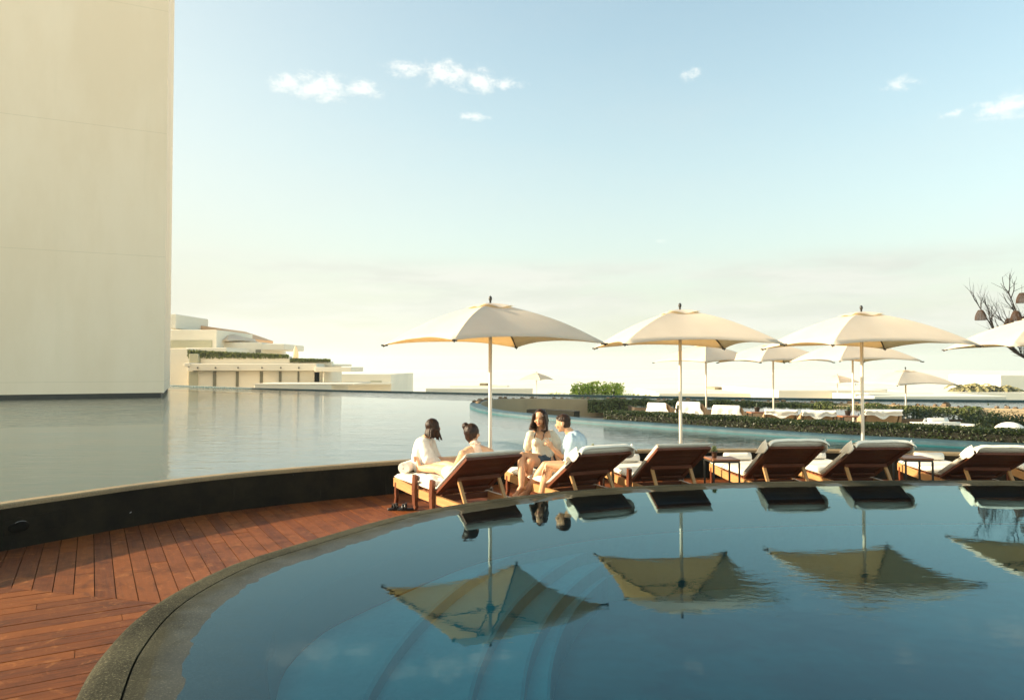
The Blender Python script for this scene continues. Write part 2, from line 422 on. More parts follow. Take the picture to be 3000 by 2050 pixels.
# deck boards
m_,t,o=newmat('deck_board'); uv=t.uv(); tin=t.attr('tint'); p=t.pos()
g=t.noise(t.mapping(uv,(1.8,34,1)),1.0,6,.65,dist=.8); bl=t.noise(p,3.2,5,.7); b2=t.noise(t.mapping(uv,(3,6,1)),1.0,4,.6,dist=1.2); sc_=t.noise(t.mapping(p,(1,1,1),(5,2,0)),4.5,6,.8,dist=1.5)
col=t.mix(t.ramp(g,(.3,.7)),(.135,.037,.009,1),(.072,.018,.006,1))
col=t.mix(t.math('MULTIPLY',t.ramp(tin,(0,1)),.5),col,(.235,.068,.012,1))
col=t.mix(t.ramp(b2,(.50,.72,0,.6)),col,(.060,.016,.007,1))
col=t.mix(t.ramp(bl,(.50,.70,0,.6)),col,(.040,.013,.007,1))
col=t.mix(t.ramp(sc_,(.54,.68,0,.4)),col,(.42,.17,.055,1))
rg=t.math('ADD',.36,t.math('MULTIPLY',bl,.28))
principled(t,o,col,rg,t.bump(t.math('ADD',g,t.math('MULTIPLY',sc_,.4)),.5,.003),0,.18); M['deck']=m_

# ------------------------------------------------------------------ plan curves (metres)
DZ=-.5
near=[(-1.79,2.86),(-1.99,3.455),(-2.08,4.05),(-2.0,4.72),(-1.80,5.22),(-1.09,6.45),(-.546,7.02),(.114,7.51),(.78,7.87),(1.70,8.16),(2.55,8.34),(3.7,8.46),(4.93,8.50),(6.2,8.47),(7.6,8.28),(9.0,7.8),(10.2,6.8),(10.7,5.4),(10.4,3.8),(9.4,2.2),(7.6,1.0),(5.4,.45),(3.0,.3),(1.0,.45),(-.4,.95),(-1.25,1.7)]
NEAR=resample(smooth_line(catmull(near,14,True),6,True),.07,True)
wall=[(-6.9,-6),(-6.6,0),(-6.35,3),(-6.0,5),(-5.55,6.35),(-5.19,7.09),(-4.85,7.62),(-4.23,8.50),(-3.32,9.37),(-1.74,10.34),(.29,11.38),(2.0,11.72),(3.64,11.86),(5.3,11.78),(6.8,11.52),(9.0,10.7),(11,9.5),(13,7.5),(15,4)]
WALL=resample(smooth_line(catmull(wall,12),4),.15)
edge=[(-48,78),(-36,62.5),(-26.5,53.7),(-17,46),(-10.8,41.8),(-.96,36.3),(5.7,33.2),(11.9,30.8),(21.2,28.6),(32,27.5),(45,27.5)]
EDGE=resample(catmull(edge,10),.8)
ledge=[(14,10.3),(10.3,10.9),(8.6,11.85),(7.28,12.75),(6.07,13.65),(3.5,16.1),(1.76,17.8),(1.15,18.7),(.21,19.9),(-.66,21.4),(-1.3,23.6),(-1.56,26.0),(-1.35,28.2),(-.8,29.4),(.6,30.0),(2.2,29.7),(6,28.9),(10.5,27.3),(13.6,24.9),(15,23.6),(17,22.0),(22,19.5),(30,17)]
LEDGE=resample(smooth_line(catmull(ledge,10),2),.25)

# near pool
pool=empty('swimming_pool',(0,0,0),0,'raised near pool with dark speckled concrete rim and blue tiled steps','pool')
m=MB(); sweep(m,NEAR,[(0,-.56),(0,-.05),(.010,-.020),(.035,0),(.075,.008),(.188,.009),(.1885,-.012),(.198,-.012),(.1985,.009),(.26,.010),(.31,.008),(.36,.004),(.41,.0),(.46,-.004),(.54,-.010),(.62,-.020),(.70,-.04),(.76,-.07),(.80,-.34)],True)
for i_,v_ in enumerate(m.v):
    k_=i_//len(NEAR)
    if 9<=k_<=14: m.v[i_]=(v_[0],v_[1],v_[2]+.0018*noise.noise(Vector((v_[0]*2.5,v_[1]*2.5,3)))+.0035*noise.noise(Vector((v_[0]*11,v_[1]*11,3))))
m.build('rim',M['rim'],pool,'auto')
IN=offs(NEAR,.79,True)[::2]
def reach(c,a):
    dx,dy=math.cos(a),math.sin(a); best=99
    for k in range(len(IN)):
        p,q=IN[k-1],IN[k]; ex,ey=q.x-p.x,q.y-p.y; den=dx*ey-dy*ex
        if abs(den)<1e-9: continue
        tt=((p.x-c[0])*ey-(p.y-c[1])*ex)/den; uu=((p.x-c[0])*dy-(p.y-c[1])*dx)/den
        if tt>0 and -1e-6<=uu<=1+1e-6: best=min(best,tt)
    return best
steps=[(.36,5.15,-.46),(.46,4.72,-.58),(.58,4.30,-.72),(.72,3.90,-1.0)]
for (h,rr,zn) in steps:
    k=1+h/1.36; c=(4.55*k,2.75*k); c=(min(c[0],6.2),min(c[1],4.4)); rad=rr*k; m=MB(); N_=240; rows=[[],[],[],[]]
    for q in range(N_):
        a=2*math.pi*q/N_; rp=reach(c,a); ri=min(rad-(4.55*k-c[0])*0,rp-.012)
        for w_,(r_,z_) in enumerate(((rp,-h),(ri+.02 if ri+.02<rp else ri,-h),(ri,-h-.015),(ri,zn-.05))): rows[w_].append((c[0]+r_*math.cos(a),c[1]+r_*math.sin(a),z_))
    b_=len(m.v)
    for rw in rows: m.v+=rw
    for w_ in range(3):
        for q in range(N_):
            q2=(q+1)%N_; m.face([b_+w_*N_+q,b_+w_*N_+q2,b_+(w_+1)*N_+q2,b_+(w_+1)*N_+q])
    m.build('pool_step',M['tile'],pool)
m=MB(); m.sheet(offs(NEAR,.82,True)[::2],-.98); tag(m.build('pool_floor',M['tile_deep']),kind='structure')
m=MB(); m.sheet(offs(NEAR,.27,True),0.0); w=m.build('water',M['water_near'],recalc=False); tag(w,kind='structure')

# upper pool water and its floor
wline=offs(WALL,-.16)          # inner side of the coping
poly=[(p.x,p.y) for p in wline if p.x<13.2]
li=[(p.x,p.y) for p in LEDGE]
i0=0
while li[i0][0]>12.2: i0+=1
poly += li[i0:]
ed=[(p.x,p.y) for p in EDGE][::-1]
poly += [(45,17)]+ed+[(-60,60),(-60,-6)]
m=MB(); m.sheet(poly,-.055); w=m.build('water',M['water_far'],recalc=False); tag(w,kind='structure')
m=MB(); m.sheet(poly,-.42); tag(m.build('pool_floor',M['tile_far'],recalc=False),kind='structure')
m=MB(); m.prism([(-62,-8),(16,-8),(46,16)]+[(p.x+.1,p.y-.1) for p in EDGE][::-1]+[(-62,78)],-8.1,-1.5); tag(m.build('terrace',M['under']),kind='structure')
m=MB(); m.sheet([(-1480,-340),(1480,-340),(1480,2740),(-1480,2740)],-8.2); tag(m.build('ground',M['sand']),kind='structure')

m=MB(); sweep(m,EDGE,[(-.26,-8.0),(-.26,.0),(-.245,.02),(-.01,.02),(0,.0),(0,-.9)]); tag(m.build('infinity_edge',M['edge']),'long thin dark teal rim along the far end of the upper pool','wall')

# upper pool wall: dark face, speckled coping
pw=empty('pool_wall',(0,0,0),0,'long curved black stained wall of the upper pool behind the deck','wall')
m=MB(); sweep(m,WALL,[(.0,-.95),(.0,-.045)]); sweep(m,WALL,[(-.17,-.045),(-.17,-1.0)]); m.build('wall_face',M['black'],pw)
m=MB(); sweep(m,WALL,[(.004,-.075),(.006,-.04),(-.008,-.024),(-.13,-.022),(-.17,-.05),(-.18,-.12)]); m.build('coping',M['coping'],pw,'auto')

# island ledge round the sunken garden
le=empty('garden_ledge',(0,0,0),0,'curved slate blue ledge of the upper pool in front of the clipped hedge','ledge')
m=MB(); sweep(m,LEDGE,[(-.012,-1.0),(-.002,-.03)]); m.build('tiled_face',M['teal'],le)
m=MB(); sweep(m,LEDGE,[(-.004,-.032),(0,.015),(.03,.04),(.40,.045)]); m.build('ledge_top',M['ledge'],le)
m=MB(); sweep(m,LEDGE,[(.40,.045),(.42,.02),(.42,-.70)]); m.build('inner_face',M['tan'],le)
isl=offs(LEDGE,.41)
m=MB(); m.sheet([(p.x,p.y) for p in isl],-.66); tag(m.build('garden_paving',M['paving'],recalc=False),kind='structure')

# tower
tw=empty('tower',(0,0,0),0,'tall blank cream plaster tower standing in the upper pool at the left','tower')
A=Vector((-16.9,34.0,0)); B=Vector((-16.9,34.0,0))+Vector((-5.8,-2.7,0))*2.6; back=Vector((-2.6,5.6,0))*2.2
q=[A,B,B+back,A+back]
m=MB(); m.prism([(p.x,p.y) for p in q],.13,26); m.build('shaft',M['tower'],tw)
cen=(q[0]+q[2])/2; qq=[cen+(p-cen)*.985 for p in q]
m=MB(); m.prism([(p.x,p.y) for p in qq],-1.0,-.12); m.build('footing',M['far_foot'],tw)
m=MB(); m.prism([(p.x,p.y) for p in qq],-.12,.131); m.build('plinth',M['plinth'],tw)

# ------------------------------------------------------------------ wooden deck, board by board
def inside(pt, polyg):
    x,y=pt; c=False; n=len(polyg); j=n-1
    for i in range(n):
        xi,yi=polyg[i].x,polyg[i].y; xj,yj=polyg[j].x,polyg[j].y
        if (yi>y)!=(yj>y) and x<(xj-xi)*(y-yi)/(yj-yi)+xi: c=not c
        j=i
    return c
inner=offs(NEAR,.12,True)[::2]
wallpoly=[p for p in offs(WALL,-.08)[::2]]+[Vector((15,-8,0)),Vector((-6.9,-8,0))]
def ok(pt): return inside(pt,wallpoly) and not inside(pt,inner)
mit=Vector((-2.87,5.6)); md_=Vector((math.cos(R(-14.5)),math.sin(R(-14.5))))
mn=Vector((-md_.y,md_.x))
def boards(mb, ang, side, rng_u, rng_v):
    d=Vector((math.cos(ang),math.sin(ang))); n=Vector((-d.y,d.x)); w=.1430; pitch=.1505
    v=rng_v[0]
    while v<rng_v[1]:
        cuts=[]; u=rng_u[0]; run=None; runs=[]
        while u<=rng_u[1]:
            p=mit+d*u+n*v
            sd_=(p-mit).dot(mn)*side>0.0
            g=sd_ and ok((p.x,p.y))
            if g and run is None: run=u
            if not g and run is not None: runs.append((run,u)); run=None
            u+=.04
        if run is not None: runs.append((run,u))
        for (a,b) in runs:
            s=a
            while s<b-.01:
                e=min(b,s+rnd.uniform(.9,2.6) if s>a else s+rnd.uniform(.3,2.4))
                if b-e<.25: e=b
                p0=[mit+d*ss+n*(v+k*w/2) for ss,k in ((s+.002,-1),(e-.002,-1),(e-.002,1),(s+.002,1))]
                # trim ends on the mitre
                def trim(pt):
                    q=(pt-mit).dot(mn)*side
                    if abs(q)<.16 and (s==a or e==b):
                        k=q/(d.dot(mn)*side); return pt-d*(k-0.003*(1 if d.dot(mn)*side>0 else -1))
                    return pt
                if s==a: p0[0]=trim(p0[0]); p0[3]=trim(p0[3])
                if e==b: p0[1]=trim(p0[1]); p0[2]=trim(p0[2])
                z=DZ+rnd.uniform(-.0015,.0015); o=rnd.random()*40; tn=rnd.random(); bi=len(mb.v)
                for zz in (z-.022,z):
                    for q in p0: mb.v.append((q.x,q.y,zz))
                L=e-s
                uv=[(o,o),(o+L,o),(o+L,o+w),(o,o+w)]
                mb.face([bi+4,bi+5,bi+6,bi+7],uv,tn)
                for k in range(4):
                    k2=(k+1)%4; mb.face([bi+k,bi+k2,bi+4+k2,bi+4+k],[(o,o),(o+.1,o),(o+.1,o+.02),(o,o+.02)],1)
                s=e
        v+=pitch
m=MB(); boards(m,R(121),1,(-14,14),(-15.5,6.5)); boards(m,R(31),-1,(-8,8),(-9,3))
dk=m.build('deck',M['deck'],bevel=.003,seg=1); tag(dk,kind='structure')
m=MB(); outl=[Vector((p.x,p.y,0)) for p in offs(WALL,-.1)]+[Vector((16,-8,0)),Vector((-7,-8,0))]; hole=[Vector((p.x,p.y,0)) for p in offs(NEAR,.1,True)[::3]]
m.v=[(p.x,p.y,DZ-.045) for p in outl+hole]
for tt in geometry.tessellate_polygon([outl,hole]): m.face(list(tt))
ud=m.build('deck_base',M['under']); tag(ud,kind='structure')
# ------------------------------------------------------------------ parasols
m_,t,o=newmat('canvas'); p=t.obj(); n=t.noise(p,300,2,.5); s_=t.noise(p,2.5,4,.6)
col=t.mix(t.ramp(s_,(.3,.7)),(.82,.79,.73,1),(.77,.735,.67,1))
bp=t.bump(t.math('ADD',n,t.math('MULTIPLY',s_,6)),.2,.004)
df=t.new('ShaderNodeBsdfDiffuse'); t.link(col,df.inputs[0]); t.link(bp,df.inputs['Normal'])
tr=t.new('ShaderNodeBsdfTranslucent'); tr.inputs[0].default_value=(.92,.72,.42,1); t.link(bp,tr.inputs['Normal'])
mx=t.new('ShaderNodeMixShader'); mx.inputs[0].default_value=.50; t.link(df.outputs[0],mx.inputs[1]); t.link(tr.outputs[0],mx.inputs[2]); t.link(mx.outputs[0],o.inputs[0]); M['canvas']=m_
M['pole']=simple('pole',(.74,.70,.62),.35,.05,5,0)
M['dark']=simple('dark_metal',(.03,.026,.022),.4,.2,20,0)
M['brown_rib']=simple('rib_wood',(.07,.045,.028),.5,.2,20,0)

def parasol(center, rot, half, zc, rise, zbase, label, group, polewood=False, mat=None, simple_=False):
    """square parasol: rot = heading of one corner"""
    root=empty('parasol',(center[0],center[1],zbase),rot,label,'parasol',group)
    zc-=zbase; H=rise; mat=mat or M['canvas']
    cs=[Vector((math.cos(k*math.pi/2),math.sin(k*math.pi/2),0))*half for k in range(4)]
    def hz(r): return H*(1-r**1.3*0.80-r**3*.20)
    def surf(k,r,s,lift=0.0):
        sc=1-.088*4*s*(1-s)*r
        q=(cs[k]*(1-s)+cs[(k+1)%4]*s)*r*sc
        rr=r*sc
        # a taut panel sags a little between the ribs
        z=hz(rr)-.030*math.sin(math.pi*s)*math.sin(math.pi*min(1,rr))+lift
        z+=.010*rr*noise.noise(Vector((q.x*2.2+center[0],q.y*2.2,center[1])))
        return Vector((q.x,q.y,zc+z))
    m=MB(); n1,n2=10,14
    idx={}
    def vid(k,i,j):
        if j==n2: k,j=(k+1)%4,0
        if i==0: k,j=0,0
        key=(k,i,j)
        if key not in idx:
            idx[key]=len(m.v); m.v.append(tuple(surf(k,.06+.94*i/n1 if i else .0,j/n2)))
        return idx[key]
    for k in range(4):
        for i in range(n1):
            for j in range(n2):
                a,b,c,d2=vid(k,i,j),vid(k,i,j+1),vid(k,i+1,j+1),vid(k,i+1,j)
                m.face([a,d2,c] if i==0 else [a,d2,c,b])
    cp=m.build('canopy',mat,root,True,solid=.003,recalc=False)
    # crisp seams along the ribs
    me=cp.data; es=me.attributes.new('sharp_edge','BOOLEAN','EDGE')
    vals=[]
    for e in me.edges:
        a,b=[Vector(me.vertices[i].co) for i in e.vertices]
        mid=(a+b)/2; an=math.atan2(mid.y,mid.x)%(math.pi/2)
        vals.append(min(an,math.pi/2-an)<.01)
    es.data.foreach_set('value',vals)
    # vent cap
    m=MB(); nj=8
    for k in range(4):
        for i in range(3):
            for j in range(nj):
                def q(ii,jj):
                    r=.22*ii/3; s=jj/nj; v=surf(k,r,s,.016*(ii/3)+.010)
                    v.z+=(.012*math.sin(s*math.pi*3+k*2) if ii==3 else 0); return v
                if i==0: m.poly([q(0,0),q(1,j),q(1,j+1)])
                else: m.poly([q(i,j),q(i+1,j),q(i+1,j+1),q(i,j+1)])
    m.build('vent_cap',mat,cp,True,recalc=False)
    m=MB(); m.tube([(0,0,-.02),(0,0,zc+H-.05)],.024,14); m.build('pole',M['pole'],root,True)
    m=MB(); m.lathe([(.012,zc+H-.02),(.014,zc+H+.035),(.020,zc+H+.05),(.025,zc+H+.072),(.018,zc+H+.095),(.004,zc+H+.108)],14); m.build('finial',M['dark'],root,True)
    if not simple_:
        hubz=zc+.16
        for k in range(4):
            pts=[surf(k,r,0,-.022) for r in (.05,.25,.45,.65,.85,.995)]
            m=MB(); m.tube(pts,[.012]*5+[.009],6); rb=m.build('rib',M['brown_rib'],root,True)
            m=MB(); m.bar((0,0,hubz),surf(k,.48,0,-.03),.014,.018); m.build('strut',M['brown_rib'],rb)
            e=surf(k,.985,0,-.012); d2=cs[k].normalized()
            m=MB(); m.bar(e-d2*.05,e+d2*.04,.035,.022); m.build('corner_cap',M['dark'],root,bevel=.004)
        m=MB(); m.lathe([(.03,hubz-.06),(.055,hubz-.05),(.055,hubz+.03),(.03,hubz+.05)],12); m.build('hub',M['dark'],root,True)
        m=MB(); m.lathe([(.028,-.0),(.2,0),(.2,.02),(.18,.035),(.04,.04),(.038,.26),(.03,.26)],20); m.build('base',M['dark'],root,True)
    return root
def para_c(p,rot_deg,half,zc,rise,zb,label,group,**k): return parasol(p,R(rot_deg),half,zc,rise,zb,label,group,**k)
grp='large cream parasols standing between the deck loungers'
para_c((-.29,9.35),-13.5,1.55,1.665,.545,DZ,'large cream parasol behind the seated people, its left panels glowing in the sun',grp)
para_c((2.50,10.40),-41,1.55,1.665,.545,DZ,'large cream parasol with a ruffled vent cap, second from left in near row',grp)
para_c((5.40,10.80),-40,1.55,1.665,.545,DZ,'large cream parasol third from the left in the near row',grp)
para_c((8.75,11.45),-53,1.55,1.665,.545,DZ,'large cream parasol cut off by the right edge of the photo',grp)
grp2='cream parasols over the wicker loungers beyond the hedge'
para_c((5.93,21.4),-16,1.6,1.50,.545,-.65,'far cream parasol behind the hedge with its pole left of the others',grp2)
para_c((7.65,20.5),-32,1.65,1.50,.545,-.65,'far cream parasol behind the hedge, between the two other far ones',grp2)
para_c((8.86,18.2),-36,1.6,1.50,.545,-.65,'far cream parasol whose pole stands just left of the third near pole',grp2)
para_c((13.6,24.2),-38,1.6,.75,.52,-.66,'small low grey white parasol over the white table and chairs',None)
para_c((22.3,48),-20,1.5,.30,.5,-8.1,'distant half lit white parasol beyond the pool edge',None,simple_=True)
para_c((1.75,50),10,1.3,.45,.5,-8.1,'distant striped white parasol alone on a flat roof left of the leafy bush',None,simple_=True)

# ------------------------------------------------------------------ sun loungers
M['teak']=wood('teak',(.15,.040,.013),(.09,.022,.008),.42)
M['teak_rail']=wood('teak_rail',(.56,.32,.13),(.42,.20,.075),.4)
m_,t,o=newmat('cushion'); p=t.obj(); n=t.noise(p,220,2,.6); f=t.noise(p,7,3,.55,dist=.7)
col=t.mix(t.ramp(f,(.3,.7)),(.82,.77,.68,1),(.76,.71,.61,1)); principled(t,o,col,.9,t.bump(t.math('ADD',t.math('MULTIPLY',n,.15),f),.35,.03),0,.2,Subsurface_Weight=0.0); M['cushion']=m_
m_,t,o=newmat('terry'); p=t.obj(); n=t.noise(p,160,3,.7); principled(t,o,(.83,.80,.74,1),.95,t.bump(n,.9,.006),0,.1); M['terry']=m_

def lounger(head_l, head_r, run, rise, label, posts=0, drape=.0, group='teak sun loungers lined up along the near pool', zh=-.148, foot=1.28):
    hl=Vector(head_l); hr=Vector(head_r); wv=hr-hl; W_=.73; ang=math.atan2(wv.y,wv.x)
    ax=Vector((-math.sin(ang),math.cos(ang))); mid=(hl+hr)/2+ax*run
    root=empty('sun_lounger',(mid.x,mid.y,DZ),ang,label,'sun lounger',group)
    hx=W_/2; zs=zh-DZ            # seat height
    # side rails with a gentle lift towards the foot
    for s in (-1,1):
        m=MB(); n=10
        prof=[]
        for i in range(n+1):
            y=-.80+(foot+.80)*i/n; k=max(0,(y-.2)/(foot-.2)); prof.append((y,zs-.02+.045*k*k,zs-.12+.03*k*k))
        for i in range(n):
            (y0,a0,b0),(y1,a1,b1)=prof[i],prof[i+1]; x0,x1=(hx-.038)*s,hx*s
            if x0>x1: x0,x1=x1,x0
            L0=i*.2; 
            for q,uvs in (([(x0,y0,b0),(x0,y1,b1),(x0,y1,a1),(x0,y0,a0)],1),([(x1,y0,b0),(x1,y0,a0),(x1,y1,a1),(x1,y1,b1)],2),([(x0,y0,a0),(x0,y1,a1),(x1,y1,a1),(x1,y0,a0)],1),([(x0,y0,b0),(x1,y0,b0),(x1,y1,b1),(x0,y1,b1)],1)):
                uv=[(p[1]+s*3,p[2]+p[0]) for p in q]; m.poly(q,uv)
            if i==0: m.poly([(x0,y0,b0),(x0,y0,a0),(x1,y0,a0),(x1,y0,b0)])
            if i==n-1: m.poly([(x0,y1,b1),(x1,y1,b1),(x1,y1,a1),(x0,y1,a1)])
        m.build('side_rail',M['teak_rail'],root)
    for s in (-1,1):
        for y in (-.66,foot-.07):
            m=MB(); pts=[(s*(hx-.02),y,zs-.03),(s*(hx-.02),y+.012,zs-.16),(s*(hx-.02),y-.02 if y<0 else y+.0,zs*.35),(s*(hx-.02),y-.055 if y<0 else y+.045,0)]
            ws=[.052,.06,.05,.036]
            for i in range(3): m.bar(pts[i],pts[i+1],.042,ws[i],col=.2,h2=ws[i+1],w2=.042)
            m.build('leg',M['teak'],root)
    for k in range(posts):
        y=.02+k*.50
        m=MB(); x=-hx-.024; pts=[(x,y,zs+.16),(x,y+.02,zs-.05),(x,y-.005,.14),(x,y-.04,0 if k==0 else .10)]; ws=[.085,.085,.07,.05]
        for i in range(3): m.bar(pts[i],pts[i+1],.042,ws[i],h2=ws[i+1],w2=.042)
        m.build('arm_post',M['teak'],root)
    m=MB()
    for i in range(11):
        y=.06+i*(foot-.12)/10.5; m.box((0,y,zs-.012),(W_-.08,.085,.02),col=rnd.random()*.6)
    m.box((0,foot-.02,zs-.03),(W_-.078,.035,.09)); m.box((0,-.70,zs-.07),(W_-.078,.03,.09)); m.box((0,-.04,zs-.06),(W_-.078,.035,.07))
    m.build('seat_slats',M['teak'],root)
    # back panel in its own frame
    L=math.hypot(run,rise); a=math.atan2(rise,run)
    Mb=Matrix.Translation((0,0,zs+.0))@Matrix.Rotation(-a,4,'X')    # local -Y runs up the back
    def bp(x,y,z): return Mb@Vector((x,-y,z))
    br=empty('backrest_pivot',(0,0,0)); bpy.data.objects.remove(br)
    m=MB()
    for s in (-1,1): m.box((s*(hx-.035),-L/2,.0),(.07,L,.034),Mb,col=.1)
    nsl=8; gap=.006; sw=(L-.09)/nsl
    m.box((0,-(L-.03),.0),(W_-.142,.06,.032),Mb,col=.05)
    for i in range(nsl):
        m.box((0,-(.015+sw*(i+.5)),.004),(W_-.142,sw-gap,.018),Mb,col=rnd.random()*.8)
    back=m.build('backrest',M['teak'],root,bevel=.0025,seg=1)
    m=MB(); m.box((0,-L*.50,-.045),(W_-.17,.055,.045),Mb,col=.2); m.box((0,-L*.14,-.03),(W_-.15,.05,.03),Mb,col=.7); m.build('crossbar',M['teak'],back,bevel=.003,seg=1)
    for s in (-1,1):
        p0=bp(s*(hx-.10),L*.50,-.055); p1=Vector((s*(hx-.10),p0.y-.20,zs-.10))
        m=MB(); m.bar(p0,p1,.03,.042,up=(1,0,0)); m.build('strut',M['teak_rail'],root,bevel=.003,seg=1)
    # mattress
    def pillow(y0,y1,th,MM,z0,ex,name,par,lump):
        m=MB(); nx,ny=16,30
        ring=[]
        def P2(u,v,top):
            x=(u-.5)*(W_-ex); y=y0+(y1-y0)*v
            e=min(1,min(u,1-u)*W_/.07)**.5 if min(u,1-u)>0 else 0; e2=min(1,min(v,1-v)*abs(y1-y0)/.07)**.5 if min(v,1-v)>0 else 0
            h=th/2*(e*e2)
            w=lump*(noise.noise(Vector((x*3+lump*90,y*3,.3)))*.6+noise.noise(Vector((x*9,y*7,2.3+ang)))*.25)
            z=z0+th/2+(h+ (w if top else 0)*e*e2 if top else -h)
            v3=Vector((x+.006*noise.noise(Vector((x*5,y*5,7))),y,z)); return MM@v3 if MM else v3
        for top in (True,False): m.grid(lambda u,v:P2(u,v,top),nx,ny)
        me=m.build(name,M['cushion'],par,True,recalc=True)
        bm=bmesh.new(); bm.from_mesh(me.data); bmesh.ops.remove_doubles(bm,verts=bm.verts,dist=.0006); bmesh.ops.recalc_face_normals(bm,faces=bm.faces); bm.to_mesh(me.data); bm.free()
        return me
    pillow(.03,foot+.015,.085,None,zs+.0,.0,'mattress',root,.018)
    bc=pillow(-.02,-(L+.055+drape*.2),.044+drape*.22,Mb,.020,-.03-drape*.3,'back_cushion',root,.015)
    if drape:
        # towelling hood folded over the head end
        m=MB(); nh=14
        def hood(u,v):
            x=(u-.5)*(W_+.05); k=v*1.0
            sd2=abs(u-.5)*2
            ylen=.34-(.20*(1-max(0,(sd2-.7)/.3))) 
            th=.074
            if k<.5: y=-(L+.035)+ (1-k/.5)*.42 ; z=.018+th*(1-.2*(sd2**6)); y=-(L+.04)+(1-k/.5)*.42
            else:
                a2=(k-.5)/.5*math.pi*.62; y=-(L+.04)-.045*math.sin(a2*1.0); z=.018+th*.5+th*.5*math.cos(a2)
                if sd2>.72: y+=.0; 
            z-=.07*sd2**8
            w=.006*noise.noise(Vector((x*8,y*12,ang*5)))
            return Mb@Vector((x*(1+.0*v),y,z+w))
        m.grid(hood,24,nh); m.build('hood',M['cushion'],bc,True,solid=.008,recalc=False)
        # its loose side flap
        for s in (-1,1):
            m=MB(); m.grid(lambda u,v: Mb@Vector((s*(hx+.026+.012*math.sin(u*5)),-(L+.03)+u*.40*(1-.3*v),.10-v*(.115+.06*math.sin(u*math.pi))*(1-u*.55))),8,6); m.build('flap',M['cushion'],bc,True,solid=.006,recalc=False)
    return root,mid,ang

L1=lounger((-.50,7.72),(.115,8.105),.784,.50,'leftmost teak lounger carrying two women and a rolled towel',posts=2)
L2=lounger((.78,8.18),(1.45,8.50),.784,.48,'teak lounger carrying the man in the blue shirt on its foot end',drape=.03)
L3=lounger((1.777,8.60),(2.487,8.77),.784,.505,'empty teak lounger with an upright post beside its seat',posts=1)
L4=lounger((3.23,8.82),(3.95,8.88),.784,.50,'teak lounger with white hooded cushion right of the small table with the succulent',drape=.05)
L5=lounger((4.345,8.89),(5.06,8.92),.86,.48,'teak lounger standing under the pole of the third near parasol',drape=.10)
L6=lounger((5.80,8.80),(6.53,8.73),.88,.43,'low reclined teak lounger with a thick white hood at the right',drape=.12)
L7=lounger((7.02,8.62),(7.74,8.45),.86,.43,'teak lounger at the right edge of the photo, only its white seat cushion in view',drape=.1)

# ------------------------------------------------------------------ side tables, potted plants, rolled towels
M['pot']=simple('clay_pot',(.075,.032,.016),.55,.3,25,.2)
M['leafs']=simple('succulent',(.26,.30,.12),.5,.4,30,0)
M['table_top']=wood('table_top',(.34,.14,.06),(.24,.09,.04),.4)
def table(x,y,ang,label,w=.37,h=.655,group='small square side tables between the loungers'):
    r=empty('side_table',(x,y,DZ),ang,label,'side table',group)
    m=MB(); m.box((0,0,h-.013),(w,w,.022)); m.build('table_top',M['table_top'],r,bevel=.003)
    m=MB(); 
    for (a,b,c,d) in ((-1,-1,1,-1),(1,-1,1,1),(1,1,-1,1),(-1,1,-1,-1)):
        k=w/2-.014; m.bar((a*k,b*k,h-.037),(c*k,d*k,h-.037),.02,.022)
    m.build('apron',M['dark'],r)
    for a in (-1,1):
        for b in (-1,1):
            m=MB(); m.box((a*(w/2-.013),b*(w/2-.013),(h-.048)/2),(.02,.02,h-.048)); m.build('leg',M['dark'],r)
    return r
def succulent(x,y,z,label,sc=1.0,leafy=1.0):
    r=empty('potted_plant',(x,y,z),0,label,'potted plant','little succulents in brown pots on the side tables')
    m=MB(); m.lathe([(.026*sc,0),(.034*sc,.055*sc),(.036*sc,.066*sc),(.043*sc,.067*sc),(.044*sc,.084*sc),(.038*sc,.084*sc),(.036*sc,.070*sc),(.01*sc,.070*sc)],20); m.build('pot',M['pot'],r,True)
    m=MB()
    for k in range(30):
        a=k*2.4; t_=k/30; rr=.036*sc*(1-t_*.6)*leafy; zz=.078*sc+ t_*.05*sc*leafy
        tip=Vector((math.cos(a)*rr,math.sin(a)*rr,zz+.018*sc)); b=Vector((0,0,zz-.006))
        m.tube([b,b.lerp(tip,.5)+Vector((0,0,-.003)),tip],[.003*sc,.0075*sc,.0015*sc],5)
    m.build('leaves',M['leafs'],r,True)
    return r
table(2.80,9.38,R(4),'side table with a tall succulent, between the post lounger and the hooded one')
succulent(2.70,9.37,DZ+.655,'succulent with a spiky pale rosette on the side table nearest the middle',1.05,1.3)
table(5.42,9.50,R(-4),'side table tucked behind the third pole lounger and before the low right one')
succulent(5.28,9.56,DZ+.655,'small potted plant half hidden behind a hooded cushion on the right side table',1.0,.8)
table(1.19,9.86,R(14),'side table hidden between the man\'s lounger and the post lounger')
succulent(1.13,9.80,DZ+.655,'squat potted succulent showing above the back of the man\'s lounger',1.1,.7)

def towel_roll(x,y,z,ang,label,r=.062,L=.40):
    m=MB(); n=70
    prof=[]
    for i in range(n+1):
        a=i/n*2*math.pi*3.6; rr=.010+(r-.010)*i/n; prof.append((rr*math.cos(a),rr*math.sin(a)))
    for i in range(n):
        for j in range(6):
            x0=-L/2+L*j/6; x1=-L/2+L*(j+1)/6
            m.poly([(x0,prof[i][0],prof[i][1]+r),(x1,prof[i][0],prof[i][1]+r),(x1,prof[i+1][0],prof[i+1][1]+r),(x0,prof[i+1][0],prof[i+1][1]+r)])
    bm_=m.build('rolled_towel',M['terry'],None,True,solid=.013,recalc=False)
    bm=bmesh.new(); bm.from_mesh(bm_.data); bmesh.ops.remove_doubles(bm,verts=bm.verts,dist=.0008); bm.to_mesh(bm_.data); bm.free()
    bm_.location=(x,y,z); bm_.rotation_euler=(0,0,ang)
    tag(bm_,label,'towel','rolled white towels on the loungers'); return bm_
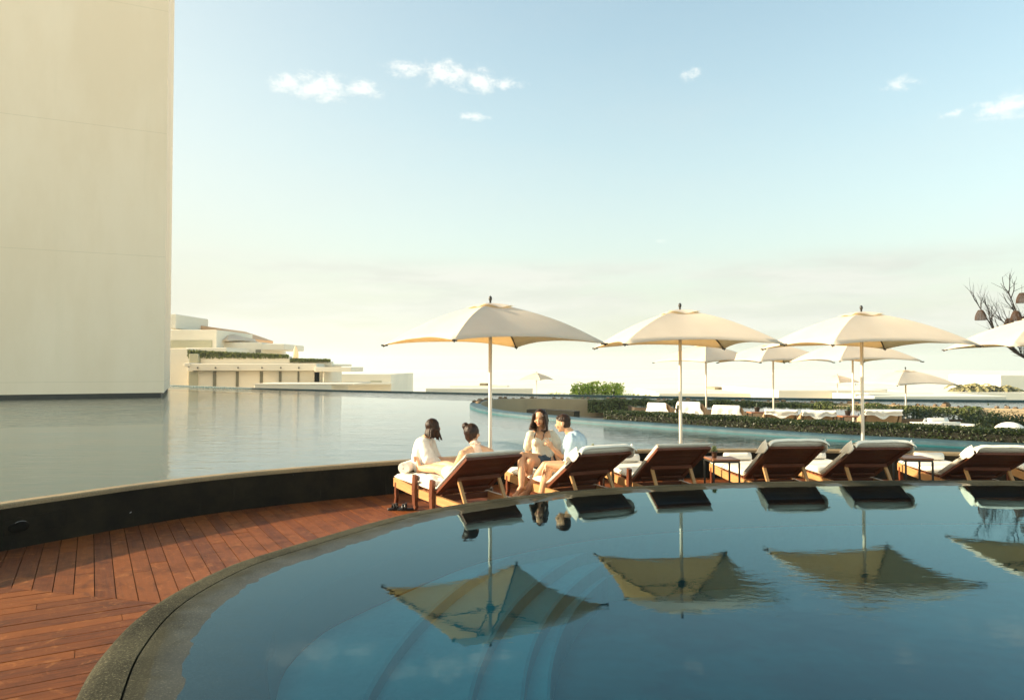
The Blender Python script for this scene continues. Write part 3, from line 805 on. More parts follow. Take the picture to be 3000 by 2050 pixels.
towel_roll(-1.40,9.52,-.06,R(75),'rolled towel with its spiral end showing beside the woman in the white shirt',.078,.36)
def on(lg,y): 
    r,mid,ang=lg; ax=Vector((-math.sin(ang),math.cos(ang))); return mid+ax*y,ang
for lg,lab in ((L3,'rolled towel on the foot of the empty lounger with the post'),(L4,'rolled towel on the lounger right of the spiky succulent'),(L5,'rolled towel on the lounger under the third near parasol'),(L6,'rolled towel on the low reclined lounger at the right')):
    (p,a)=on(lg,1.08); towel_roll(p.x,p.y,-.062,a,lab)
# bunched white towel at the women's feet
(p,a)=on(L1,.42)
m=MB()
def bunch(u,v):
    x=(u-.5)*.62; y=(v-.5)*.74
    z=.05*math.exp(-((x+.24)**2+(y-.05)**2)/.02)+.035+.03*noise.noise(Vector((x*6,y*5,1)))+.012*noise.noise(Vector((x*16,y*14,4)))
    if min(u,1-u,v,1-v)<.001: z=-.0
    return Vector((x-.05,y,max(z,.0)))
m.grid(bunch,30,30); b=m.build('crumpled_towel',M['terry'],None,True,solid=.006,recalc=False); b.location=(p.x,p.y,-.062); b.rotation_euler=(0,0,a)
tag(b,'crumpled white towel spread over the seat of the left lounger','towel')

# sandals by the pool rim
M['shoe']=simple('shoe',(.012,.010,.010),.35,.2,30,.2); M['lamp_black']=simple('lamp_black',(.004,.004,.004),.95,.2,10,0,spec=0)
M['buckle']=simple('buckle',(.55,.53,.50),.25,.1,30,0,metal=1)
def sandal(x,y,a,label):
    r=empty('sandal',(x,y,DZ+.001),a,label,'sandal','black sandals on the deck')
    m=MB(); out=[]
    for k in range(24):
        t_=2*math.pi*k/24; yy=.13*math.sin(t_); ww=.043*(1+.18*math.sin(t_))*(1-.12*math.exp(-((yy+.02)/.04)**2)); out.append((ww*math.cos(t_),yy))
    m.prism(out,0,.028); m.build('sole',M['shoe'],r,bevel=.004)
    for k,(yy,hh) in enumerate(((.05,.055),(.015,.065))):
        m=MB()
        m.grid(lambda u,v: Vector((-.047*math.cos(u*math.pi),yy+(v-.5)*.034,.02+hh*math.sin(u*math.pi)**.8)),14,2); st=m.build('strap',M['shoe'],r,True,solid=.004,recalc=False)
        m=MB(); m.box((.012,yy,.024+hh),(.022,.026,.004)); m.build('buckle',M['buckle'],st,bevel=.001)
sandal(-1.50,9.20,R(115),'black buckled sandal lying left of its pair by the near rim')
sandal(-1.37,9.17,R(98),'black buckled sandal right of its pair, nearer the lounger')
# niche lamp in the black wall
def wall_frame(px,z):
    best=min(WALL,key=lambda p:abs(p.x/max(p.y,.1)-(px-1500)/F) if p.y>4 else 9); i=WALL.index(best); d=(WALL[i+1]-WALL[i-1]).normalized(); return best,math.atan2(d.y,d.x)
b,a=wall_frame(125,0)
r=empty('wall_lamp',(b.x,b.y,-.27),a,'unlit black lamp housing fixed on the pool wall at the far left','lamp')
m=MB(); m.box((0,-.012,0),(.58,.02,.17)); m.build('plate',M['black'],r,bevel=.006)
m=MB(); m.ball((-.16,-.03,-.01),(.10,.03,.055),18,10); m.build('shade',M['lamp_black'],r,True)
m=MB(); m.tube([(-.15+.05*math.cos(q),-.052,.035+.018*math.sin(q)) for q in [i*math.pi/8 for i in range(9)]],.0025,5); m.build('trim',M['buckle'],r,True)
# ------------------------------------------------------------------ hedges and planting
m_,t,o=newmat('hedge_leaf'); tin=t.attr('tint')
col=t.mix(tin,(.008,.018,.005,1),(.045,.070,.016,1))
df=t.new('ShaderNodeBsdfPrincipled'); t.link(col,df.inputs['Base Color']); df.inputs['Roughness'].default_value=.45
tr=t.new('ShaderNodeBsdfTranslucent'); t.link(t.mix(.5,col,(.12,.16,.03,1)),tr.inputs[0]); mx=t.new('ShaderNodeMixShader'); mx.inputs[0].default_value=.3
t.link(df.outputs[0],mx.inputs[1]); t.link(tr.outputs[0],mx.inputs[2]); t.link(mx.outputs[0],o.inputs[0]); M['leaf']=m_
m_,t,o=newmat('leaf_mid'); tin=t.attr('tint'); principled(t,o,t.mix(tin,(.03,.05,.012,1),(.14,.17,.04,1)),.6); M['leaf2']=m_
m_,t,o=newmat('bush_leaf'); tin=t.attr('tint')
col=t.mix(tin,(.26,.36,.04,1),(.80,.84,.18,1))
df=t.new('ShaderNodeBsdfPrincipled'); t.link(col,df.inputs['Base Color']); df.inputs['Roughness'].default_value=.5
tr=t.new('ShaderNodeBsdfTranslucent'); t.link(col,tr.inputs[0]); mx=t.new('ShaderNodeMixShader'); mx.inputs[0].default_value=.6
t.link(df.outputs[0],mx.inputs[1]); t.link(tr.outputs[0],mx.inputs[2]); t.link(mx.outputs[0],o.inputs[0]); M['bush']=m_
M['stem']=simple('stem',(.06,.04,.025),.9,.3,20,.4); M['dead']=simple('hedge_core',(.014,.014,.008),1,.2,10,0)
def leaf(mb, c, s, rn, nrm=None, col=None):
    n=Vector((rn.gauss(0,1),rn.gauss(0,1),rn.gauss(0,1)))
    if nrm is not None: n=n*.7+nrm
    n.normalize(); a=n.orthogonal().normalized(); a.rotate(Matrix.Rotation(rn.random()*6.28,3,n)); b=n.cross(a)
    L=s*rn.uniform(.7,1.3); w=L*.42
    mb.poly([c-a*L*.5,c+b*w*.5,c+a*L*.5,c-b*w*.5],None,rn.random()**1.6 if col is None else col)
def hedge(line, width, zb, zt, nleaf, size, label, seed=1, mat=None, bumps=.05, bare=0.0, zfun=None):
    rn=random.Random(seed); pts=resample(line,.3); root=empty('hedge',(pts[0].x,pts[0].y,zb),0,label,'hedge')
    root_off=Vector((pts[0].x,pts[0].y,zb)); L=len(pts)-1
    m=MB()
    def prof(i,u,k):     # k 0..1 along the cross-section
        pass
    cp=[p-Vector((root_off.x,root_off.y,0)) for p in pts]
    def top(p): return (zt-zb)*(1+bumps*2.5*noise.noise(Vector((p.x*1.3,p.y*1.3,seed)))+bumps*noise.noise(Vector((p.x*5,p.y*5,seed))))
    sc=.80
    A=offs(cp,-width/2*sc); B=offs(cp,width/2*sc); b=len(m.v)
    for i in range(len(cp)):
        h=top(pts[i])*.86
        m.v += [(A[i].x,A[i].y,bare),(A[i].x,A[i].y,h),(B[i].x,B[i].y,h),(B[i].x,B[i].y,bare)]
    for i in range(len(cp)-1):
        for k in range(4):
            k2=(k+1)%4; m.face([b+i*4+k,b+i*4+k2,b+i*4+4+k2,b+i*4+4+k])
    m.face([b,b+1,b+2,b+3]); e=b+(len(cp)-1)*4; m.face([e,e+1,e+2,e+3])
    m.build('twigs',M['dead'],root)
    m=MB()
    for _ in range(nleaf):
        i=rn.randrange(L); f=rn.random(); p=cp[i].lerp(cp[i+1],f); d=(cp[i+1]-cp[i]).normalized(); s=Vector((d.y,-d.x,0))
        w=pts[i].lerp(pts[i+1],f); h=top(w); bm_=.9+.2*noise.noise(Vector((w.x*3,w.y*3,seed+5)))
        r=rn.random()
        if r<.42: q=p+s*(rn.uniform(-1,1)*width/2*bm_)+Vector((0,0,h*rn.uniform(.9,1.06))); nn=Vector((0,0,1))
        else:
            sg=1 if rn.random()<.75 else -1
            q=p+s*(sg*width/2*rn.uniform(.82,1.05)*bm_)+Vector((0,0,bare+(h-bare)*rn.random())); nn=s*sg
        if r>.97: q.z+=.04*rn.random()
        leaf(m,q,size,rn,nn)
    m.build('foliage',mat or M['leaf'],root,recalc=False)
    return root
# the ledge runs from the right to the tip and back: take its front part
fr=[p for p in offs(LEDGE,.74)]
kt=min(range(len(fr)),key=lambda i:abs(fr[i].x-2.35)+(0 if fr[i].y<21 else 50))
k0=min(range(len(fr)),key=lambda i:abs(fr[i].x-11.5)+(0 if fr[i].y<21 else 50))
front=fr[k0:kt]
hedge(front,.62,-.30,.235,60000,.050,'long clipped dark green hedge standing right behind the slate blue ledge',3,bumps=.025)
hedge([G(1547,1207,-.3),G(1600,1208,-.3),G(1690,1212,-.3)],.5,-.5,-.13,9000,.07,'short low hedge left of the long hedge, at the foot of the tan wall',4,mat=M['leaf2'])
# far strip of hedge along the back of the garden
bk=[p for p in offs(LEDGE,1.0)]
j0=min(range(len(bk)),key=lambda i:abs(bk[i].x-3.2)+(0 if bk[i].y>25 else 50)); j1=min(range(len(bk)),key=lambda i:abs(bk[i].x-17.5)+(0 if bk[i].y>22 else 50))
hedge(bk[j0:j1],.9,-.45,.03,20000,.085,'thin uneven far hedge along the back edge of the sunken garden',6,bumps=.12,mat=M['leaf2'])
# rocks on the far parapet
m=MB(); rn=random.Random(5)
j2=min(range(len(LEDGE)),key=lambda i:abs(LEDGE[i].x+1.3)+abs(LEDGE[i].y-28)); 
M['rock']=simple('rock',(.22,.15,.09),.9,.4,8,.6,.01)
peb=empty('rock_edging',(0,0,0),0,'row of rough brown rocks along the far garden parapet','rock edging')
par=offs(LEDGE,.22)
for i in range(j2-10,len(LEDGE)-40,1):
    p=par[i]
    if rn.random()<.75:
        s=rn.uniform(.03,.085)*(1.8 if rn.random()<.06 else 1); m.ball((p.x+rn.uniform(-.1,.1),p.y+rn.uniform(-.1,.1),.04+s*.4),(s*1.5,s*1.1,s*.8),7,5,Matrix.Rotation(rn.random()*6,4,'Z'))
m.build('rocks',M['rock'],peb)['kind']='stuff'
# raised pond behind the wicker loungers
pondp=[(4.4,25.2),(6.2,24.3),(8.2,21.7),(10.4,19.7),(12.4,19.3),(13.6,21.6),(11.8,25.0),(8.6,26.9),(5.4,27.4),(4.4,26.6)]
M['pondwall']=simple('pond_wall',(.07,.05,.03),.9,.3,3,.2)
m=MB(); m.prism(pondp,-.655,-.08); tag(m.build('pond_wall',M['pondwall']),'dark low wall of the raised pond behind the wicker loungers','wall')
m=MB(); m.sheet(pondp,-.065); w=m.build('water',M['water_pond'],recalc=False); tag(w,kind='structure')
# garden shrubs with bare stems at the right
def shrub(x,y,zb,h,w,n,label,seed,mat=None,ls=.09,cat='shrub',name='shrub',group='stemmed shrubs in front of the far garden wall'):
    rn=random.Random(seed); r=empty(name,(x,y,zb),0,label,cat,group)
    m=MB()
    tips=[]
    for k in range(6):
        a=rn.random()*6.28; q=Vector((math.cos(a)*w*.35,math.sin(a)*w*.35,h*rn.uniform(.55,.8))); mid=q*.45+Vector((0,0,h*.1)); m.tube([(0,0,0),mid,q],[.022,.014,.006],5); tips.append(q)
    m.build('stems',M['stem'],r,True)
    m=MB()
    for k in range(n):
        c=tips[rn.randrange(6)]+Vector((rn.gauss(0,w*.17),rn.gauss(0,w*.17),rn.gauss(0,h*.15)))
        if rn.random()<.15: c.z+=h*.15*rn.random()
        leaf(m,c,ls,rn)
    m.build('foliage',mat or M['leaf'],r,recalc=False); return r
for k,(px,py,Y,h,w) in enumerate(((2640,1240,21.5,.74,1.3),(2740,1240,20.8,.70,1.4),(2850,1245,20.0,.72,1.3),(2935,1250,19.0,.72,1.4),(2560,1235,22.5,.66,1.1),(3010,1255,18.5,.74,1.5))):
    p=P(px,py,Y); shrub(p.x,Y,-.66,h,w,1500,['shrub beside the pole of the small low parasol','shrub with forked stems straight behind the white table','broad shrub above the gap between table and round seat','dark shrub above the round white seat','thin shrub next to the end of the last wicker lounger','dark shrub at the right edge of the photo'][k],20+k)
p=P(2820,1200,24); m=MB(); m.box((0,0,-.33),(9,.25,.66)); g=m.build('garden_wall',M['tan']); g.location=(14.8,22.6,0); g.rotation_euler=(0,0,R(-38)); tag(g,'low tan wall behind the stemmed shrubs at the right','wall')
# leafy bush beyond the pool edge
def big_bush(x0,x1,yt,yb,Y,n,label,seed,ls,name='bush',group=None):
    rn=random.Random(seed); a=P(x0,yb,Y); b=P(x1,yb,Y); tp=P(x0,yt,Y); w=(b.x-a.x); cx=(a.x+b.x)/2; zb=a.z-.5; h=tp.z-zb
    r=empty(name,(cx,Y,zb),0,label,'bush',group); m=MB(); m2=MB()
    for k in range(44):
        x=(k/43-.5+rn.uniform(-.02,.02))*w; y=rn.uniform(-.35,.35)*w; hh=h*rn.uniform(.82,1.06)*(1-.10*abs(x/w*2)**4)
        m2.tube([(x*.6,y*.6,0),(x*.85,y*.85,hh*.5),(x,y,hh*.97)],[.03,.02,.008],5)
        for j in range(n//44):
            t_=rn.random()**.75; c=Vector((x,y,hh*t_))+Vector((rn.gauss(0,.09),rn.gauss(0,.09),0)); leaf(m,c,ls,rn,Vector((0,0,.4)))
    m2.build('stems',M['stem'],r,True); m.build('foliage',M['bush'],r,recalc=False); return r
big_bush(1678,1820,1119,1160,37.5,4200,'bright yellow green leafy bush just beyond the far pool edge',9,.15)
big_bush(1822,1905,1153,1168,40,900,'low pale green bush right of the tall leafy one',12,.12)
big_bush(1600,1680,1150,1164,46,500,'low grassy green clump left of the tall leafy bush',13,.12)
# ------------------------------------------------------------------ bare tree with wicker lanterns
M['bark']=simple('bark',(.012,.008,.006),.85,.35,14,.5,.006)
tr=empty('bare_tree',(16.2,21.0,-.66),0,'bare dark tree at the right edge, wicker lanterns hanging in its branches','tree')
T0=Vector((16.2,21.0,-.66)); rn=random.Random(31); lant=[]
m=MB(); br=MB()
m.tube([(0,0,0),(-.05,0,.9),(-.0,0,1.6),(-.25,0,2.15)],[.16,.13,.115,.10],10)
def branch(mb,p,d,L,r,depth,rn):
    pts=[p]; n=5; q=p.copy()
    for i in range(n):
        d=(d+Vector((rn.gauss(0,.13),rn.gauss(0,.13),rn.gauss(.05,.09)))).normalized(); q=q+d*(L/n); pts.append(q.copy())
    mb.tube(pts,[r*(1-.62*i/n) for i in range(n+1)],6 if depth>1 else 4,cap=True)
    if depth<=0: return
    for k in range(3 if depth>1 else 4):
        i=rn.randint(1,n); ax=pts[i]-pts[i-1]; s=ax.normalized()
        nd=(s+Vector((rn.gauss(0,.45),rn.gauss(0,.4),rn.gauss(.12,.35)))).normalized()
        branch(mb,pts[i],nd,L*rn.uniform(.45,.7),r*(1-.62*i/n)*.62,depth-1,rn)
for (px,py,L,r) in ((2846,880,0,.05),(2948,852,0,.05),(2885,905,0,.04),(2930,925,0,.04),(3040,850,0,.05),(3110,880,0,.05)):
    tgt=P(px,py,21)-T0; st=Vector((-.25,0,2.1)); d=tgt-st
    # arched limb from the fork to the target, then twigs along it
    pts=[st+d*k+Vector((0,rn.uniform(-.2,.2)*k,.0))+Vector((0,0,-.42*math.sin(math.pi*k)*(1 if px<2900 else .2))) for k in (0,.2,.4,.6,.8,1)]
    br.tube(pts,[r*(1.15-k*.2) for k in range(6)] if r*(1.15-1)>0 else r,7)
    for k in range(1,6):
        for _ in range(3):
            nd=((pts[k]-pts[k-1]).normalized()+Vector((rn.gauss(0,.4),rn.gauss(0,.4),rn.gauss(.45,.35)))).normalized()
            branch(br,pts[k].lerp(pts[k-1],rn.random()*.7),nd,rn.uniform(.38,.80),r*.32,1,rn)
m.build('trunk',M['bark'],tr,True); br.build('branches',M['bark'],tr,True)
M['wicker']=simple('wicker',(.075,.034,.013),.75,.3,30,0)
def lantern(px,py,Y,label,s=.145):
    p=P(px,py,Y); r=empty('wicker_lantern',tuple(p),0,label,'lantern','wicker dome lanterns hung in the bare tree'); m=MB()
    def pr(k): return (s*(.42+.58*math.sin(min(1,k*1.25)*math.pi/2)), s*1.0-2*s*k)
    for j in range(10):
        a=[pr(j/9)]; m.tube([(pr(j/9)[0]*math.cos(q),pr(j/9)[0]*math.sin(q),pr(j/9)[1]) for q in [i*2*math.pi/18 for i in range(19)]],.0065,4,cap=False)
    m.build('hoops',M['wicker'],r,True); m=MB()
    for i in range(22):
        q=i*2*math.pi/22; m.tube([(pr(j/6)[0]*math.cos(q),pr(j/6)[0]*math.sin(q),pr(j/6)[1]) for j in range(7)],.006,4)
    m.build('stakes',M['wicker'],r,True)
    m=MB(); m.tube([(0,0,s),(0,0,s+.24)],.005,5); m.build('cord',M['dark'],r); return r
lantern(2873,923,20.7,'leftmost wicker lantern hanging alone in the bare tree')
lantern(2957,947,20.9,'lowest wicker lantern, just above the canopy of the cut off parasol')
lantern(2977,925,20.5,'wicker lantern overlapping the lowest one from behind',.14)
lantern(2994,873,20.7,'highest wicker lantern at the right edge of the photo')
lantern(3004,940,20.6,'wicker lantern cut by the right edge beside the overlapping pair',.14)

# ------------------------------------------------------------------ wicker loungers with towels in the garden
M['weave']=simple('weave',(.40,.27,.15),.7,.25,90,.6,.004,120)
def wicker_lounger(px,py,Y,w,ang,front,label,tlabel):
    p=P(px,py,Y); zt=p.z+.65; r=empty('wicker_lounger',(p.x,Y,-.66),ang,label,'sun lounger','wicker loungers beyond the hedge'); hw=w/2
    m=MB(); m.box((0,.75,.22),(w,1.5,.24)); m.build('seat_base',M['weave'],r,bevel=.03)
    m=MB(); m.box((0,.80,.37),(w-.05,1.4,.09)); m.build('mattress',M['cushion'],r,bevel=.03)
    m=MB(); n=8
    m.grid(lambda u,v: Vector(((u-.5)*w*(1-.20*v),.10-v*.52+.04*math.cos((u-.5)*3),.25+v*(zt-.25))),10,8); m.build('backrest',M['weave'],r,True,solid=.05,recalc=False)
    for s in (-1,1):
        m=MB(); m.poly([(s*hw,.9,.34),(s*hw,.05,.10),(s*hw,-.30,zt*.75),(s*hw*.95,-.42,zt-.02),(s*hw,.0,zt*.80)]); m.build('side_panel',M['weave'],r,solid=.04,recalc=False)
    # towel over the top
    m=MB(); drop=.36 if front else .13
    def tw(u,v):
        x=(u-.5)*(w+.06)*((.80+.22*min(1,max(0,v-.5)*2)) if front else .90); 
        wob=.035*noise.noise(Vector((x*4,v*3,px*.1)))+.02*noise.noise(Vector((x*11,v*4,px*.2)))
        top=Vector((x,-.42,zt+.03))
        if v<.5: k=1-v/.5; return top+Vector((0,.42*k,-.34*k+.02*math.sin(k*3)+wob))
        k=(v-.5)/.5; dr=drop*(1+.35*noise.noise(Vector((x*5,px,1)))+(.0 if front else .7*math.exp(-(x/.12)**2)))
        return top+Vector((.04*noise.noise(Vector((x*9,k*3,2))),-.045-.02*math.sin(k*6)+wob*.8,-dr*k))
    m.grid(tw,26,16); t_=m.build('towel',M['terry'],None,True,solid=.012,recalc=False); t_.location=r.location; t_.rotation_euler=(0,0,ang)
    tag(t_,tlabel,'towel','white towels over the wicker loungers')
    return r
wl=[(1944,1180,22.5,.72,R(-38),True,'wicker lounger farthest left beyond the hedge, turned sideways','towel hanging straight down the farthest left wicker lounger'),
(2032,1177,21.0,.78,R(-32),True,'wicker lounger wrapped in a towel, just right of the second near pole','broad smooth towel right of the second near parasol pole'),
(2138,1187,19.6,.80,R(-28),True,'third wicker lounger from the left, beyond the hedge','creased towel on the third wicker lounger'),
(2282,1199,17.9,.78,R(-14),False,'wicker lounger right of the small table, its tan back bare','towel bunched along the top of the wicker back right of the small table'),
(2388,1201,17.2,.78,R(-12),False,'fourth near pole side wicker lounger with a bare tan back','towel with a hanging loop on the wicker back left of the far table'),
(2566,1199,16.6,.84,R(-6),False,'large wicker lounger right of the third near pole','wavy towel on the large wicker back right of the third near pole')]
for a in wl: wicker_lounger(*a)
def far_table(px0,px1,py,Y,label):
    a=P(px0,py,Y); b=P(px1,py,Y); w=b.x-a.x; r=empty('side_table',((a.x+b.x)/2,Y,-.66),0,label,'side table','low tables between the wicker loungers'); h=a.z+.66
    m=MB(); m.box((0,0,h-.02),(w,.4,.03)); m.build('table_top',M['table_top'],r)
    for sx in (-1,1):
        for sy in (-1,1):
            m=MB(); m.box((sx*(w/2-.02),sy*.18,(h-.036)/2),(.03,.03,h-.036)); m.build('leg',M['dark'],r)
    return h
M['cactus']=simple('cactus',(.03,.05,.02),.7,.3,30,.2)
def far_pot(px,py,Y,label):
    p=P(px,py,Y); r=empty('potted_plant',tuple(p),0,label,'potted plant','dark little pots in the garden lounge'); m=MB(); m.lathe([(.055,0),(.075,.11),(.08,.12),(.065,.12)],14); m.build('pot',M['dark'],r,True)
    m=MB(); m.ball((0,0,.16),(.035,.035,.07),8,6); m.ball((.03,0,.15),(.02,.02,.045),8,6); m.build('cactus',M['cactus'],r,True)
far_table(2194,2246,1205.5,18.6,'low table with a dark pot left of the third wicker lounger pair'); far_pot(2218,1205,18.6,'dark pot with a stubby cactus on the left low table')
far_table(2458,2518,1216.5,17.4,'low brown table with a dark pot just left of the third near pole'); far_pot(2484,1216,17.4,'dark pot with a stubby cactus on the right low table')
far_pot(1986,1208,20.5,'dark pot peeping over the hedge between the two leftmost wicker loungers')
# white garden furniture
M['white']=simple('white_paint',(.80,.76,.68),.5,.05,10,0)
def wchair(px,py,Y,ang,label):
    p=P(px,py,Y); h=p.z+.66; r=empty('white_chair',(p.x,Y,-.66),ang,label,'chair','white chairs round the low white table')
    m=MB(); m.box((0,0,.36),(.62,.6,.05)); m.build('seat',M['white'],r,bevel=.01)
    m=MB(); m.grid(lambda u,v: Vector(((u-.5)*.62*(1-.12*v),-.28-.16*v,.36+v*(h-.36))),4,4); m.build('backrest',M['white'],r,True,solid=.03,recalc=False)
    for sx in (-1,1):
        for sy in (-1,1):
            m=MB(); m.bar((sx*.26,sy*.25,.34),(sx*.29,sy*.28,0),.035,.035); m.build('leg',M['white'],r)
wchair(2652,1225,17.6,R(55),'tilted white chair left of the parasol pole at the garden table')
wchair(2740,1232,15.9,R(4),'white chair with its back to the hedge, left of the table')
wchair(2782,1228,17.4,R(185),'white chair with the tallest back behind the garden table')
wchair(2822,1237,16.3,R(-40),'white chair right of the garden table')
p=P(2745,1238,16.6); r=empty('white_table',(p.x,16.6,-.66),0,'low white garden table among the white chairs','table'); m=MB(); m.box((0,0,p.z+.64),(.95,.6,.04)); m.build('table_top',M['white'],r,bevel=.006)
for sx in (-1,1):
    for sy in (-1,1): m=MB(); m.box((sx*.42,sy*.26,(p.z+.62)/2),(.04,.04,p.z+.62)); m.build('leg',M['white'],r)
p=P(2955,1236,14.6); r=empty('round_seat',(p.x,14.6,-.66),R(12),'round white shell seat rising behind the hedge at the right','round seat'); m=MB()
m.ball((0,0,.30),(.34,.34,.26),24,12); m.build('seat_shell',M['white'],r,True)
m=MB(); m.ball((.05,.02,p.z+.46),(.30,.28,.20),24,12); m.build('backrest',M['white'],r,True)

# ------------------------------------------------------------------ far buildings
M['stucco']=simple('far_stucco',(.74,.68,.56),.9,.08,.15,.1,.01,8)
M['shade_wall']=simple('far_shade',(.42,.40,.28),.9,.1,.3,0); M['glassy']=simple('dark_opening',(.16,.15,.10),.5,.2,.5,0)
M['orange']=simple('orange_roof',(.60,.36,.20),.9,.08,.2,.1); M['grass']=simple('roof_grass',(.16,.22,.03),.9,.4,1.2,.5,.03,6)
def pbox(m,x0,x1,y0,y1,Y,dep,zb=None,col=None):
    a=P(x0,y0,Y); b=P(x1,y1,Y); z1=a.z; z0=b.z if zb is None else zb
    m.box(((a.x+b.x)/2,Y+dep/2,(z0+z1)/2),(abs(b.x-a.x),dep,z1-z0),col=col)
def rbox(r,name,mat,x0,x1,y0,y1,Y,dep,zb=None,bevel=0.04):
    m=MB(); pbox(m,x0,x1,y0,y1,Y,dep,zb); return m.build(name,mat,r,bevel=bevel,seg=1)
def u(x,y): return 450+x/2.905, 880+y/2.905
def rb(r,name,mat,u0,u1,v0,v1,Y,dep,zb=None,**k):
    (a,b),(c,d)=u(u0,v0),u(u1,v1); return rbox(r,name,mat,a,c,b,d,Y,dep,zb,**k)
bA=empty('terrace_building',(0,0,0),0,'long low white building with dark slot windows and a grassy roof terrace','building')
rb(bA,'wall',M['stucco'],300,1415,598,735,62,8,-8)
rb(bA,'roof_slab',M['stucco'],290,1385,538,598,61.2,9)
rb(bA,'parapet',M['stucco'],398,1160,474,545,64,.6); rb(bA,'parapet',M['stucco'],1160,1518,520,560,64,.6)
rb(bA,'terrace_floor',M['stucco'],300,1518,540,560,64.6,8)
for (a_,b_) in ((505,530),(700,722),(904,928),(1066,1086),(1225,1238)): rb(bA,'slot_window',M['glassy'],a_,b_,603,735,61.93,.12,bevel=0)
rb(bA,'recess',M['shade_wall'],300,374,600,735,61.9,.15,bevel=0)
rb(bA,'beam_end',M['stucco'],256,302,532,562,61,3)
for a_ in (372,524,716,920,1080,1234): rb(bA,'roof_spout',M['dark'],a_-3,a_+3,566,580,61.05,.2,bevel=0)
rb(bA,'stair_box',M['shade_wall'],300,378,455,530,63.5,1.0)
rb(bA,'canopy_roof',M['stucco'],1370,1680,567,606,60.5,5); rb(bA,'canopy_column',M['stucco'],1441,1450,606,700,61,.3,-8)
rb(bA,'canopy_column',M['stucco'],1365,1420,606,735,62,4,-8)
def strip(r,u0,u1,v0a,v0b,v1,Y,seed):
    m=MB(); rn=random.Random(seed)
    for k in range(5200):
        f=rn.random(); uu=u0+(u1-u0)*f; vt=v0a+(v0b-v0a)*f; vv=vt+(v1-vt)*rn.random()+rn.gauss(0,2.0); x,y=u(uu,vv); p=P(x,y,Y+rn.uniform(-.4,.5)); leaf(m,p,.26,rn)
    o_=m.build('hedge_strip',M['bush_dark'],r,recalc=False); return o_
m_,t,o=newmat('roof_hedge'); tin=t.attr('tint'); col=t.mix(tin,(.07,.09,.012,1),(.20,.22,.04,1)); principled(t,o,col,.8); M['bush_dark']=m_
strip(bA,292,1150,424,466,490,64.2,3); strip(bA,1165,1500,498,506,520,64.2,4)
bB=empty('villa_block',(0,0,0),0,'pale stacked villa with orange curved roof rising beside the tower edge','building')
rb(bB,'wall',M['stucco'],60,292,408,735,66,9,-8); rb(bB,'wall',M['stucco'],60,535,250,404,72,10,None)
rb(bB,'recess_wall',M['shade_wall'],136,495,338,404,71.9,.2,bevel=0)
rb(bB,'roof_tower',M['stucco'],60,186,116,238,74,8); rb(bB,'wall',M['stucco'],275,620,402,440,68,8)
m=MB(); pts=[u(*q) for q in ((190,205),(345,207),(520,230),(650,272),(792,322),(780,356),(535,335),(535,262),(190,245))]
f=[P(x,y,80) for x,y in pts]; b0=len(m.v); n=len(f)
for q in f: m.v.append(tuple(q))
for q in f: m.v.append((q.x,q.y+9,q.z))
for tt in geometry.tessellate_polygon([[Vector((q.x,q.z,0)) for q in f]]): m.face([b0+i for i in tt]); m.face([b0+n+i for i in tt][::-1])
for i in range(n): m.face([b0+i,b0+(i+1)%n,b0+n+(i+1)%n,b0+n+i])
m.build('curved_roof',M['orange'],bB)
bC=empty('white_block',(0,0,0),0,'white blank terrace block with a flat overhanging slab behind the roof hedge','building')
rb(bC,'wall',M['stucco'],520,918,356,470,74,8); rb(bC,'slab',M['stucco'],918,1112,370,420,74,7); rb(bC,'window',M['glassy'],868,912,418,446,73.9,.2,bevel=0); rb(bC,'fin',M['stucco'],740,782,322,356,76,3)
bD=empty('low_block',(0,0,0),0,'pale grey low block standing right of the long white building','building')
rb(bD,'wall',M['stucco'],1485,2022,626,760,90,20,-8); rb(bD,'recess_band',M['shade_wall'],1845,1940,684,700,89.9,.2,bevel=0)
rb(bD,'slab',M['stucco'],1420,2025,700,716,88,2)
m=MB(); pbox(m,*[0]*0) if False else None
def flat(name,x0,x1,y0,y1,Y,dep,label,extra=()):
    r=empty(name,(0,0,0),0,label,'building'); rbox(r,'wall',M['stucco'],x0,x1,y0,y1,Y,dep,-8.1)
    for (nm,a,b,c,d_,Y2,dp,mt) in extra: rbox(r,nm,M[mt],a,b,c,d_,Y2,dp,bevel=0)
    return r
flat('flat_roof_house',745,970,1127,1140,56,6,'long low white platform before the slot window building',(('roof_edge',740,1035,1124,1127,56,7,'stucco'),))
flat('flat_roof_house',1246,1561,1137,1160,66,12,'wide flat pale roof left of the striped parasol',(('roof_box',1318,1486,1131,1137,70,5,'stucco'),('chimney',1405,1434,1123,1131,72,2,'tan'),('chimney_slot',1426,1433,1125,1127,71.9,.2,'dark')))
flat('flat_roof_house',1930,2286,1152,1172,58,12,'flat pale roof with a small vent block behind the second parasol pole',(('roof_edge',1920,2220,1146,1152,62,9,'stucco'),('vent_block',2094,2130,1135,1146,66,3,'tan'),('vent_slot',2106,2118,1136.5,1139,65.9,.2,'dark')))
flat('flat_roof_house',2280,2600,1143,1175,52,14,'broad bright white roof between the second and third near poles',())
flat('flat_roof_house',2560,2950,1160,1178,46,10,'long stepped beige roof on the right beyond the pool edge',(('upper_step',2545,2735,1152,1160,50,8,'stucco'),('small_block',2542,2600,1140,1152,60,4,'stucco'),('block_slot',2558,2570,1141,1143.5,59.9,.2,'dark')))
flat('flat_roof_house',2700,3100,1149,1190,70,20,'wide cream roof behind the palms at the right',())
r=flat('flat_roof_house',2931,3050,1099,1116,84,10,'white slab roofed house high at the right edge',(('wall_column',2975,3050,1116,1149,86,6,'stucco'),))
